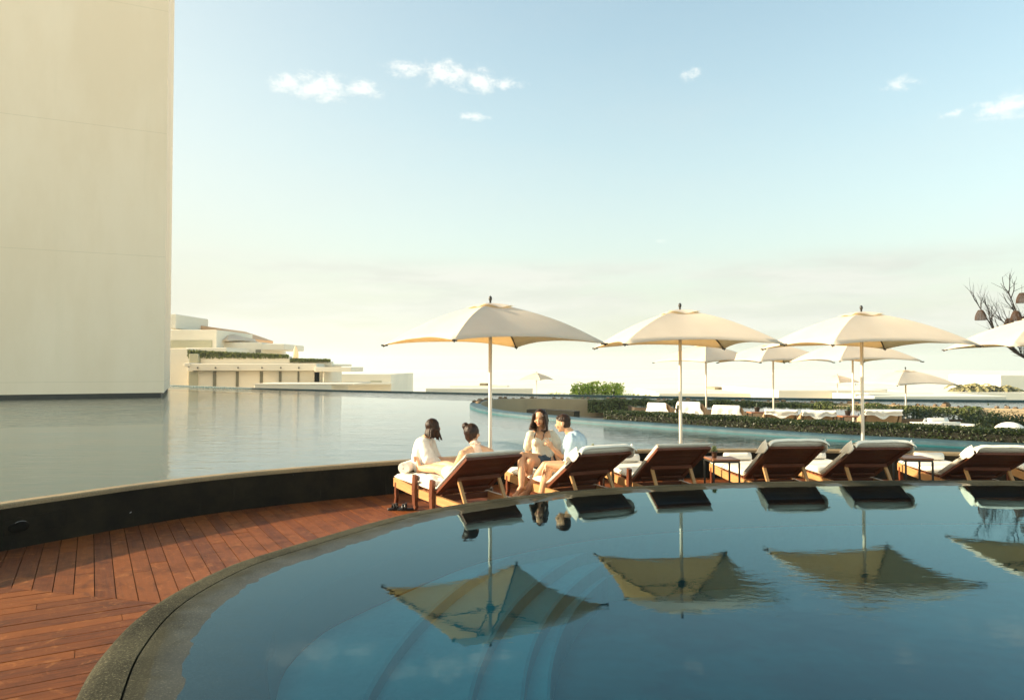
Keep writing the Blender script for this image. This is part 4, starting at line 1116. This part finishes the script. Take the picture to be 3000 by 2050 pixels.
# palms far away
M['palm']=simple('palm',(.30,.27,.12),.8,.3,1,0)
def palm(px,py,Y,s,label,seed):
    rn=random.Random(seed); p=P(px,py,Y); r=empty('palm_tree',(p.x,Y,-8.1),0,label,'palm tree','hazy palms at the right beyond the roofs'); h=p.z+8.1
    m=MB(); m.tube([(0,0,0),(.1,0,h*.5),(0,0,h)],[.3,.22,.2],8); m.build('trunk',M['stem'],r,True)
    m=MB()
    for k in range(16):
        a=k*2.4; e=rn.uniform(.2,1.3); L=s*rn.uniform(.8,1.2); pts=[Vector((0,0,h))+Vector((math.cos(a)*L*q*math.cos(e*.6),math.sin(a)*L*q*math.cos(e*.6),L*(q*math.sin(e)-.75*q*q))) for q in (0,.25,.5,.75,1)]
        for i in range(4):
            for j in range(7):
                q=pts[i].lerp(pts[i+1],j/7); d=(pts[i+1]-pts[i]).normalized(); sd_=d.cross(Vector((0,0,1))).normalized()
                for sg in (-1,1): m.poly([q,q+d*.12,q+d*.35+sd_*sg*.42*s/2-Vector((0,0,.22*s/2))])
    m.build('fronds',M['palm'],r,recalc=False)
for k,(px,py,s) in enumerate(((2820,1140,1.6),(2862,1136,1.8),(2888,1142,1.4),(2925,1142,1.7),(2960,1146,1.4))): palm(px,py,72,s,['palm farthest left of the hazy group','tallest hazy palm, second of the left group','palm right beside the tallest one','palm standing apart before the slab roofed house','small palm farthest right of the hazy group'][k],k)
# closed parasol and domed canvas on the far terrace
def closed_parasol(px,y0,y1,Y,label):
    a=P(px,y0,Y); b=P(px,y1,Y); r=empty('closed_parasol',(a.x,Y,b.z),0,label,'parasol'); h=a.z-b.z
    m=MB(); m.lathe([(.12,.05),(.28,h*.12),(.30,h*.3),(.2,h*.7),(.08,h*.93),(.02,h)],12); m.build('canopy',M['canvas'],r,True); m=MB(); m.tube([(0,0,-.3),(0,0,h)],.04,8); m.build('pole',M['pole'],r)
closed_parasol(866,1013,1052,67,'closed white parasol standing upright on the far roof terrace')
p=P(670,984,76); para_c((p.x,76),20,3.2,P(670,1002,76).z,.9,P(670,1002,76).z-1.5,'pale open parasol on the far villa terrace beside the orange roof',None,simple_=True)
# ------------------------------------------------------------------ people
m_,t,o=newmat('skin'); p=t.obj(); n=t.noise(p,9,4,.6); col=t.mix(t.ramp(n,(.3,.7)),(.64,.37,.22,1),(.54,.29,.165,1)); principled(t,o,col,.48,t.bump(t.noise(p,130,2,.5),.15,.002),0,.4,Subsurface_Weight=.12,Subsurface_Radius=(.02,.008,.004),Subsurface_Scale=.5); M['skin']=m_
m_,t,o=newmat('hair'); p=t.obj(); n=t.noise(t.mapping(p,(90,90,7)),1.0,4,.7,dist=.5); col=t.mix(t.ramp(n,(.4,.75)),(.012,.006,.004,1),(.065,.024,.011,1)); principled(t,o,col,.38,t.bump(n,.9,.006),0,.25); M['hair']=m_
def cloth(name,c,tr_=0.15,rough=.85,fold=.5):
    m_,t,o=newmat(name); p=t.obj(); n=t.noise(p,11,4,.6,dist=1.0); f=t.noise(p,240,2,.5)
    col=t.mix(t.ramp(n,(.3,.7)),c4(c),c4(tuple(k*.86 for k in c))); bp=t.bump(t.math('ADD',n,t.math('MULTIPLY',f,.06)),fold,.03)
    a=t.new('ShaderNodeBsdfPrincipled'); t.link(col,a.inputs['Base Color']); a.inputs['Roughness'].default_value=rough; t.link(bp,a.inputs['Normal'])
    b=t.new('ShaderNodeBsdfTranslucent'); t.link(col,b.inputs[0]); x=t.new('ShaderNodeMixShader'); x.inputs[0].default_value=tr_
    t.link(a.outputs[0],x.inputs[1]); t.link(b.outputs[0],x.inputs[2]); t.link(x.outputs[0],o.inputs[0]); return m_
M['lip']=simple('lip',(.42,.10,.08),.4,.1,20,0); M['eye']=simple('eye',(.02,.012,.01),.3,.1,20,0)
M['shirt_white']=cloth('shirt_white',(.90,.87,.80),.2); M['blouse']=cloth('blouse',(.88,.82,.66),.2); M['halter']=cloth('halter',(.80,.60,.48),.15)
M['tee']=cloth('tee',(.44,.58,.68),.12); M['denim']=cloth('denim',(.055,.085,.12),.0,.9,.8); M['navy']=cloth('navy',(.025,.035,.06),.0); M['cream']=cloth('cream_cloth',(.78,.70,.56),.1)

def V(*a): return Vector(a)
def frame(f,up=(0,0,1)):
    f=Vector(f).normalized(); up=Vector(up); s=f.cross(up).normalized(); u2=s.cross(f)
    return s,f,u2       # right, forward, up
def mat3(s,f,u2): return Matrix((s,f,u2)).transposed().to_4x4()
def cap(mb,p,q,r0,r1,flat=None,n=14,mid=None):
    p=Vector(p); q=Vector(q); k=8; pts=[]; rr=[]
    for i in range(k+1):
        t_=i/k; pts.append(p.lerp(q,t_)); r=r0+(r1-r0)*t_
        if mid: r+=mid*math.sin(math.pi*t_)
        rr.append(r)
    mb.tube(pts,rr,n); mb.ball(p,r0*.995,12,8); mb.ball(q,r1*.995,12,8)
def solidify(mb,name,mats,parent=None,voxel=.007,smooth=4,origin=None,wrinkle=0,wseed=0,wsc=14):
    me=mb.mesh(name+'_tmp'); tmp=bpy.data.objects.new(name+'_tmp',me); COL.objects.link(tmp)
    bm=bmesh.new(); bm.from_mesh(me); bmesh.ops.recalc_face_normals(bm,faces=bm.faces); bm.to_mesh(me); bm.free()
    r=tmp.modifiers.new('r','REMESH'); r.mode='VOXEL'; r.voxel_size=voxel; r.adaptivity=0
    s=tmp.modifiers.new('s','SMOOTH'); s.factor=.5; s.iterations=smooth
    dg=bpy.context.evaluated_depsgraph_get(); dg.update(); out=bpy.data.meshes.new_from_object(tmp.evaluated_get(dg)); out.name=name
    bpy.data.objects.remove(tmp); bpy.data.meshes.remove(me)
    if wrinkle:
        nv=[v.normal.copy() for v in out.vertices]
        for i,v in enumerate(out.vertices):
            c=v.co; w=noise.noise(Vector((c.x*wsc,c.y*wsc,c.z*wsc*.45+wseed)))+.5*noise.noise(Vector((c.x*wsc*2.3,c.y*wsc*2.3,c.z*wsc+wseed)))
            v.co=c+nv[i]*w*wrinkle
    if origin is not None: out.transform(Matrix.Translation(-Vector(origin)))
    out.materials.clear()
    for m in mats: out.materials.append(m)
    out.polygons.foreach_set('use_smooth',[True]*len(out.polygons)); out.update()
    ob=bpy.data.objects.new(name,out); COL.objects.link(ob)
    if parent: ob.parent=parent
    elif origin is not None: ob.location=origin
    return ob
def hand(mb,w,f,nrm,side,curl,spread=.10,sc=1.0,thumb=1,curls=None):
    """w wrist, f finger heading, nrm back of the hand, side +1/-1 where the thumb is"""
    f=Vector(f).normalized(); nrm=Vector(nrm); s=f.cross(nrm).normalized()*side; nrm=s.cross(f)*side; nrm=nrm if nrm.dot(Vector(nrm))>0 else nrm
    cap(mb,w,w+f*.03*sc,.024*sc,.026*sc,n=10)
    for k in range(4):
        o=(1.5-k)*.0195*sc; cap(mb,w+f*.02*sc+s*o*.6,w+f*.088*sc+s*o,.0135*sc,.0115*sc,n=8)
    ln=[.072,.080,.075,.058]; pal=-nrm
    for k in range(4):
        o=(1.5-k)*.0205*sc; b=w+f*.088*sc+s*o; d=(f+s*spread*(1.5-k)).normalized(); c=(curls[k] if curls else curl)
        L=ln[k]*sc; q=b
        for j,(fr_,rr) in enumerate(((.45,.0092),(.30,.0084),(.25,.0078))):
            a=c*(j+.5)*.8; dd=(d*math.cos(a)+pal*math.sin(a)); q2=q+dd*L*fr_; cap(mb,q,q2,rr*sc,rr*.94*sc,n=8); q=q2
    b=w+f*.028*sc+s*.022*sc; d=(f*.55+s*.75*thumb+pal*.3).normalized(); q=b+d*.04*sc; cap(mb,b,q,.0125*sc,.0105*sc,n=8); d2=(f*.85+s*.4*thumb+pal*.35).normalized(); cap(mb,q,q+d2*.03*sc,.0102*sc,.0085*sc,n=8)
def foot(mb,a,toe_dir,sole_dn,sc=1.0):
    """a ankle, toe_dir heading of the toes, sole_dn where the sole faces"""
    t_=Vector(toe_dir).normalized(); d=Vector(sole_dn); d=(d-t_*d.dot(t_)).normalized(); s=t_.cross(d).normalized()
    heel=a-t_*.035*sc+d*.045*sc; ball=a+t_*.115*sc+d*.062*sc
    cap(mb,a,heel,.036*sc,.030*sc); cap(mb,a+t_*.01,ball,.034*sc,.024*sc); cap(mb,heel,ball,.028*sc,.020*sc)
    for k in range(5):
        o=(2-k)*.0165*sc; L=(.05,.052,.047,.042,.036)[k]*sc; r=(.0125,.0095,.009,.0085,.008)[k]*sc
        b=a+t_*.105*sc+d*.064*sc+s*o; cap(mb,b,b+t_*L+s*o*.12+d*.006*sc,r*1.15,r,n=8)
def head(mb,H,f,up=(0,0,1),sc=1.0,male=False):
    s,f,u2=frame(f,up); Mh=mat3(s,f,u2)
    mb.ball(H+u2*.022*sc-f*.006,(.074*sc,.090*sc,.088*sc),24,16,Mh)
    mb.ball(H-u2*.030*sc+f*.022*sc,(.060*sc,.064*sc,.072*sc),20,14,Mh)
    mb.ball(H-u2*.080*sc+f*.050*sc,(.030*sc,.028*sc,.024*sc),14,10,Mh)      # chin
    mb.ball(H-u2*.064*sc+f*.022*sc,(.053*sc if male else .047*sc,.046*sc,.032*sc),14,10,Mh)  # jaw
    cap(mb,H+f*.082*sc+u2*.004*sc,H+f*.100*sc-u2*.024*sc,.008*sc,.0125*sc,n=8)
    mb.ball(H+f*.090*sc-u2*.052*sc,(.022*sc,.010*sc,.010*sc),12,8,Mh)        # lips
    for g in (-1,1):
        mb.ball(H+s*g*.040*sc+f*.066*sc-u2*.028*sc,(.022*sc,.020*sc,.022*sc),10,8,Mh)
        mb.ball(H+s*g*.076*sc-f*.006*sc-u2*.012*sc,(.010*sc,.018*sc,.030*sc),10,8,Mh)   # ears
    return s,f,u2
def person(label, Jn, hf, hup=(0,0,1), sc=1.0, male=False, hands=None, feet=None, face=False, group='the four people talking on the loungers'):
    """Jn: H head, N neck base, C chest, W waist, P pelvis, S/E/Wr shoulders..., K/A knees, ankles (near, far)"""
    J={k:([Vector(q) for q in v] if isinstance(v,list) else Vector(v)) for k,v in Jn.items()}
    m=MB(); s,f,u2=head(m,J['H'],hf,hup,sc,male)
    cap(m,J['H']-u2*.055*sc-f*.022*sc,J['N'],.048*sc if male else .041*sc,.056*sc if male else .047*sc)
    S0,S1=J['S']; sh=(S1-S0).normalized(); k=1.12 if male else 1.0
    cap(m,S0,S1,.052*k,.052*k); cap(m,J['N'],S0.lerp(J['N'],.25),.046*k,.050*k); cap(m,J['N'],S1.lerp(J['N'],.25),.046*k,.050*k)
    for g in (-1,1):
        cap(m,J['C']+sh*g*.058*k+ (J['N']-J['C'])*.35,J['W']+sh*g*.042*k,.088*k,.078*k); cap(m,J['W']+sh*g*.045*k,J['P']+sh*g*.06,.080*k,.098)
    cap(m,J['N'],J['C'],.06,.10*k)
    for i in (0,1):
        cap(m,J['S'][i],J['E'][i],.047*k,.036*k); cap(m,J['E'][i],J['R'][i],.037*k,.025*k,mid=.004)
        hp=J['L'][i]; cap(m,J['P'].lerp(hp,.5),hp,.09,.088); cap(m,hp,J['K'][i],.086*k,.054*k); cap(m,J['K'][i],J['A'][i],.054*k,.034*k,mid=.010*k)
        if hands and hands[i]: hand(m,J['R'][i],*hands[i])
        if feet and feet[i]: foot(m,J['A'][i],*feet[i])
    org=(J['P'].x,J['P'].y,J['P'].z-.10)
    b=solidify(m,'person',[M['skin'],M['eye'],M['lip']],None,.0055,3,org)
    o_=Vector(org)
    if face:
        e=[J['H']+f*.078*sc+s*g*.031*sc+u2*.012*sc-o_ for g in (-1,1)]; br=[J['H']+f*.082*sc+s*g*.032*sc+u2*.032*sc-o_ for g in (-1,1)]; lp=J['H']+f*.098*sc-u2*.052*sc-o_
        for pl in b.data.polygons:
            c=pl.center
            for q in e:
                d_=c-q
                if abs(d_.dot(u2))<.0055 and abs(d_.dot(s))<.015 and abs(d_.dot(f))<.03: pl.material_index=1
            for q in br:
                d_=c-q
                if abs(d_.dot(u2)+abs(d_.dot(s))*.15)<.0038 and abs(d_.dot(s))<.019 and abs(d_.dot(f))<.03: pl.material_index=1
            d_=c-lp
            if abs(d_.dot(u2))<.0085 and abs(d_.dot(s))<.021 and abs(d_.dot(f))<.03: pl.material_index=2
    tag(b,label,'person',group); return b,J,(s,f,u2),o_

# --- woman at the left, loose white shirt
J1=dict(H=(-1.085,9.68,.535),N=(-1.185,9.66,.385),C=(-1.215,9.65,.28),W=(-1.225,9.635,.14),P=(-1.20,9.62,.05),
 S=[(-1.20,9.50,.335),(-1.15,9.82,.335)],E=[(-1.13,9.44,.10),(-1.08,9.86,.10)],R=[(-.93,9.52,.055),(-.90,9.78,.06)],
 L=[(-1.18,9.54,.045),(-1.18,9.72,.045)],K=[(-.80,9.58,.045),(-.79,9.74,.055)],A=[(-.76,9.60,-.37),(-.72,9.76,-.37)])
b1,J,F1,o1=person('woman with a dark bob in a loose white shirt, seated at the lounger foot',J1,(.86,.50,-.02),sc=.98,hands=[((1,.25,-.12),(0,0,1),1,.35),((1,-.2,-.1),(0,0,1),-1,.35)],feet=[((1,-.1,0),(0,0,-1)),((1,.1,0),(0,0,-1))])
m=MB(); s,f,u2=F1; H=J['H']; Mh=mat3(s,f,u2)
m.ball(H+u2*.026-f*.020,(.088,.098,.098),20,14,Mh)
for k in range(15):
    a=R(62+k*236/14); d=f*math.cos(a)+s*math.sin(a)
    p0=H+u2*.05+d*.055; p1=H-u2*.03+d*.083; p2=H-u2*(.125+.02*math.cos(a*3))+d*.085+d*(.035 if 3<k<12 else .0); 
    if k>11: p2+=f*.02-u2*.03
    cap(m,p0,p1,.030,.026,n=8); cap(m,p1,p2,.026,.010,n=8)
for k in range(5): cap(m,H+s*.075*(1)+f*(.0+.012*k)-u2*.05,H+s*.070+f*(.02+.022*k)-u2*(.17+.012*(k%3)),.014,.005,n=6)
solidify(m,'hair',[M['hair']],b1,.006,2,o1,.004,3,40)
m=MB(); Jn=J
S0,S1=Jn['S']; sh=(S1-S0).normalized()
cap(m,S0,S1,.066,.066); 
for g in (-1,1):
    cap(m,Jn['C']+sh*g*.066+V(0,0,.03),Jn['W']+sh*g*.075+V(-.02,0,0),.104,.118); cap(m,Jn['W']+sh*g*.075+V(-.02,0,0),Jn['P']+sh*g*.08+V(-.015,0,-.015),.118,.130)
cap(m,Jn['S'][0],Jn['E'][0]+V(.02,0,.02),.070,.098); cap(m,Jn['E'][0]+V(.02,0,.02),Jn['E'][0]+V(.10,.02,-.03),.098,.080)
cap(m,Jn['S'][1],Jn['E'][1],.068,.085)
solidify(m,'shirt',[M['shirt_white']],b1,.009,4,o1,.010,2,13)
m=MB()
for i in (0,1): cap(m,Jn['L'][i],Jn['L'][i].lerp(Jn['K'][i],.22),.102,.085)
solidify(m,'shorts',[M['cream']],b1,.009,3,o1,.003,5)

# --- woman reclining, pink halter, hair in a bun
J2=dict(H=(-.475,8.40,.575),N=(-.43,8.32,.415),C=(-.46,8.38,.30),W=(-.55,8.50,.15),P=(-.65,8.66,.055),
 S=[(-.575,8.20,.345),(-.265,8.40,.345)],E=[(-.70,8.36,.12),(-.16,8.60,.14)],R=[(-.74,8.60,.10),(-.36,8.72,.12)],
 L=[(-.72,8.62,.05),(-.58,8.72,.05)],K=[(-.96,9.00,.065),(-.84,9.08,.10)],A=[(-1.23,9.36,.015),(-1.12,9.42,.02)])
b2,J,F2,o2=person('woman reclining with her dark hair in a high bun and a pink halter top',J2,(.55,.83,.05),(-.05,-.1,1),sc=.99,hands=[((-.3,1,-.1),(0,-.2,1),1,.4),((-.8,.5,0),(0,-.1,1),-1,.4)],feet=[((-.10,.10,1),(-.53,.85,.1)),((-.02,.16,1),(-.53,.85,.1))])
m=MB(); s,f,u2=F2; H=J['H']; Mh=mat3(s,f,u2)
m.ball(H+u2*.022-f*.020,(.088,.100,.098),20,14,Mh); m.ball(H-f*.060-u2*.035,(.058,.045,.060),16,12,Mh); cap(m,H-f*.055-u2*.06,H-f*.045-u2*.10,.042,.024)
rn=random.Random(4); bc_=H+u2*.085-f*.055-s*.058
for k in range(18):
    d=Vector((rn.gauss(0,1),rn.gauss(0,1),rn.gauss(0,1))).normalized(); m.ball(bc_+d*.022,(.024,.024,.024),8,6)
for k in range(10):
    d=Vector((rn.gauss(0,1),rn.gauss(0,1),rn.gauss(0,1))).normalized(); cap(m,bc_+d*.02,bc_+d*.055,.010,.004,n=6)
cap(m,bc_,H+u2*.04-f*.03-s*.03,.045,.06)
solidify(m,'hair',[M['hair']],b2,.006,2,o2,.004,6,45)
m=MB(); Jn=J; S0,S1=Jn['S']; sh=(S1-S0).normalized()
cap(m,Jn['N']+V(-.005,-.012,.030),Jn['N']+V(-.0,-.004,.0),.056,.058); cap(m,Jn['N']+V(.0,-.02,0),Jn['C']+V(.025,-.05,.02),.060,.108)
for g in (-1,1):
    cap(m,Jn['N']+V(0,-.01,-.03)+sh*g*.012,Jn['C']+sh*g*.055+V(.01,-.02,-.02),.050,.094); cap(m,Jn['C']+sh*g*.055,Jn['W']+sh*g*.05,.098,.092)
solidify(m,'halter_top',[M['halter']],b2,.008,3,o2,.003,7,22)
m=MB(); 
for k in range(16):
    a=k/16*6.283; m.ball(Jn['N']+V(math.cos(a)*.056-.006,math.sin(a)*.056-.012,.046+.006*(k%2)),.012,8,6)
solidify(m,'ruffle',[M['halter']],b2,.005,1,o2)
m=MB()
for i in (0,1): cap(m,Jn['W'].lerp(Jn['P'],.6),Jn['L'][i],.098,.104); cap(m,Jn['L'][i],Jn['L'][i].lerp(Jn['K'][i],.35),.104,.082)
solidify(m,'shorts',[M['cream']],b2,.009,3,o2,.003,5)

# --- woman facing the camera, cream blouse and denim shorts
J3=dict(H=(.385,9.60,.665),N=(.40,9.70,.478),C=(.405,9.725,.37),W=(.425,9.745,.20),P=(.44,9.75,.055),
 S=[(.255,9.67,.425),(.550,9.765,.425)],E=[(.215,9.83,.20),(.610,9.78,.175)],R=[(.33,9.80,.05),(.685,9.66,.00)],
 L=[(.37,9.68,.055),(.50,9.79,.055)],K=[(.245,9.34,.115),(.135,9.42,.175)],A=[(.185,9.60,-.33),(.125,9.26,-.215)])
b3,J,F3,o3=person('smiling woman with long brown hair, cream blouse and denim shorts, legs crossed',J3,(-.34,-.92,-.20),(.05,0,1),sc=1.0,face=True,hands=[((.5,-.7,-.3),(0,0,1),-1,.4),((.35,-.6,-.45),(.2,.1,1),1,.3)],feet=[((-.75,-.5,-.10),(0,0,-1)),((-.72,-.42,-.42),(-.3,.2,-1))])
m=MB(); s,f,u2=F3; H=J['H']; Mh=mat3(s,f,u2)
m.ball(H+u2*.030-f*.026,(.090,.090,.096),22,14,Mh)
for g in (-1,1):
    cap(m,H+u2*.090-f*.01,H+u2*.045+s*g*.072+f*.022,.030,.024,n=10)
    for k in range(6):
        bk=-.045+k*.020
        p0=H+u2*.05+s*g*.068+f*bk; p1=H-u2*.04+s*g*.088+f*(bk+.002); p2=H-u2*.135+s*g*(.078+.008*k)+f*(bk+.025); p3=H-u2*(.20-.012*k)+s*g*(.062-.004*k)+f*(bk+.045)
        cap(m,p0,p1,.026,.024,n=8); cap(m,p1,p2,.024,.022,n=8); cap(m,p2,p3,.022,.009,n=8)
for k in range(5): cap(m,H-f*.07+s*(k-2)*.03,H-f*.085+s*(k-2)*.033-u2*.19,.034,.020,n=8)
solidify(m,'hair',[M['hair']],b3,.0055,2,o3,.0035,9,40)
m=MB(); Jn=J; S0,S1=Jn['S']; sh=(S1-S0).normalized()
for g in (-1,1):
    cap(m,Jn['S'][0 if g<0 else 1]+V(0,.01,-.01),Jn['S'][0 if g<0 else 1].lerp(Jn['C'],.5),.058,.07)
    cap(m,Jn['C']+sh*g*.060+V(0,0,-.01),Jn['W']+sh*g*.05+V(0,0,-.0),.098,.092); m.ball(Jn['C']+sh*g*.062+V(-.02,-.072,-.03),(.060,.055,.058),14,10)
    cap(m,Jn['W']+sh*g*.05,Jn['W']+sh*g*.055+V(0,0,-.055),.094,.100)
cap(m,S0,S0.lerp(Jn['N'],.45)+V(0,0,-.02),.062,.060); cap(m,S1,S1.lerp(Jn['N'],.45)+V(0,0,-.02),.064,.060); cap(m,S0,S0.lerp(Jn['E'][0],.75),.060,.066); cap(m,S1,S1.lerp(Jn['E'][1],.45)+V(.03,0,0),.066,.088); cap(m,S1.lerp(Jn['E'][1],.45)+V(.03,0,0),Jn['E'][1]+V(.01,0,.03),.088,.060)
solidify(m,'blouse',[M['blouse']],b3,.008,3,o3,.007,12,15)
m=MB(); 
for i in (0,1): cap(m,Jn['W'].lerp(Jn['P'],.55)+sh*(i*2-1)*.03,Jn['L'][i],.098,.108); cap(m,Jn['L'][i],Jn['L'][i].lerp(Jn['K'][1-i] if False else Jn['K'][i],.24),.108,.098)
solidify(m,'denim_shorts',[M['denim']],b3,.008,3,o3,.004,15,20)
m=MB()
for g in (-1,1): m.tube([Jn['N']+sh*g*.062+V(-.012,-.045,-.005),Jn['N']+sh*g*.066+V(-.03,-.092,-.06),Jn['C']+sh*g*.055+V(-.035,-.112,-.0)],.0055,6)
m.build('strap',M['navy'],b3,True,loc=tuple(-o3))

# --- man in a pale blue T-shirt leaning forward
J4=dict(H=(.665,9.12,.635),N=(.765,9.11,.50),C=(.835,9.12,.385),W=(.885,9.14,.20),P=(.88,9.16,.06),
 S=[(.765,8.935,.425),(.765,9.285,.425)],E=[(.695,8.86,.105),(.675,9.34,.175)],R=[(.445,8.93,.125),(.545,9.29,.285)],
 L=[(.86,9.07,.05),(.86,9.25,.05)],K=[(.475,8.97,.095),(.44,9.26,.065)],A=[(.36,9.03,-.36),(.145,9.40,-.37)])
b4,J,F4,o4=person('man with short dark hair in a pale blue tee, leaning forward and gesturing',J4,(-.93,.30,-.14),(-.1,0,1),sc=1.03,male=True,hands=[((-.55,.05,-.85),(-.8,0,.5),-1,.45),((-.62,-.1,.72),(.5,-.75,.4),1,.35,.16,1.0,1,[.05,.15,.9,1.0])],feet=[((-1,0,0),(0,0,-1)),((-1,.2,0),(0,0,-1))])
m=MB(); s,f,u2=F4; H=J['H']; Mh=mat3(s,f,u2)
m.ball(H+u2*.040*1.03-f*.012,(.078,.094,.080),22,14,Mh); m.ball(H-f*.034-u2*.002,(.072,.066,.080),16,12,Mh); m.ball(H+u2*.085+f*.045,(.060,.036,.026),12,8,Mh)
solidify(m,'hair',[M['hair']],b4,.0055,2,o4,.003,9,60)
m=MB(); Jn=J; S0,S1=Jn['S']; sh=(S1-S0).normalized()
cap(m,S0,S1,.070,.070); cap(m,Jn['N']+V(.03,0,-.045),Jn['C']+V(.02,0,0),.085,.13); cap(m,Jn['C'].lerp(Jn['N'],.38)+sh*.065+V(.01,0,0),Jn['C'].lerp(Jn['N'],.38)-sh*.065+V(.01,0,0),.113,.113); cap(m,Jn['N']+V(.012,0,-.02),S0.lerp(Jn['N'],.4),.062,.066); cap(m,Jn['N']+V(.012,0,-.02),S1.lerp(Jn['N'],.4),.062,.066)
for g in (-1,1):
    cap(m,Jn['C']+sh*g*.072+V(.01,0,0),Jn['W']+sh*g*.06+V(.01,0,0),.118,.118); cap(m,Jn['W']+sh*g*.06+V(.01,0,0),Jn['P']+sh*g*.07+V(.02,0,0),.118,.122)
cap(m,S0,S0.lerp(Jn['E'][0],.66),.070,.066); cap(m,S1,S1.lerp(Jn['E'][1],.66),.070,.066)
solidify(m,'tee_shirt',[M['tee']],b4,.008,4,o4,.008,22,13)
m=MB()
for i in (0,1): cap(m,Jn['P'],Jn['L'][i],.105,.110); cap(m,Jn['L'][i],Jn['L'][i].lerp(Jn['K'][i],.38),.110,.092)
solidify(m,'shorts',[M['navy']],b4,.009,3,o4,.004,25)
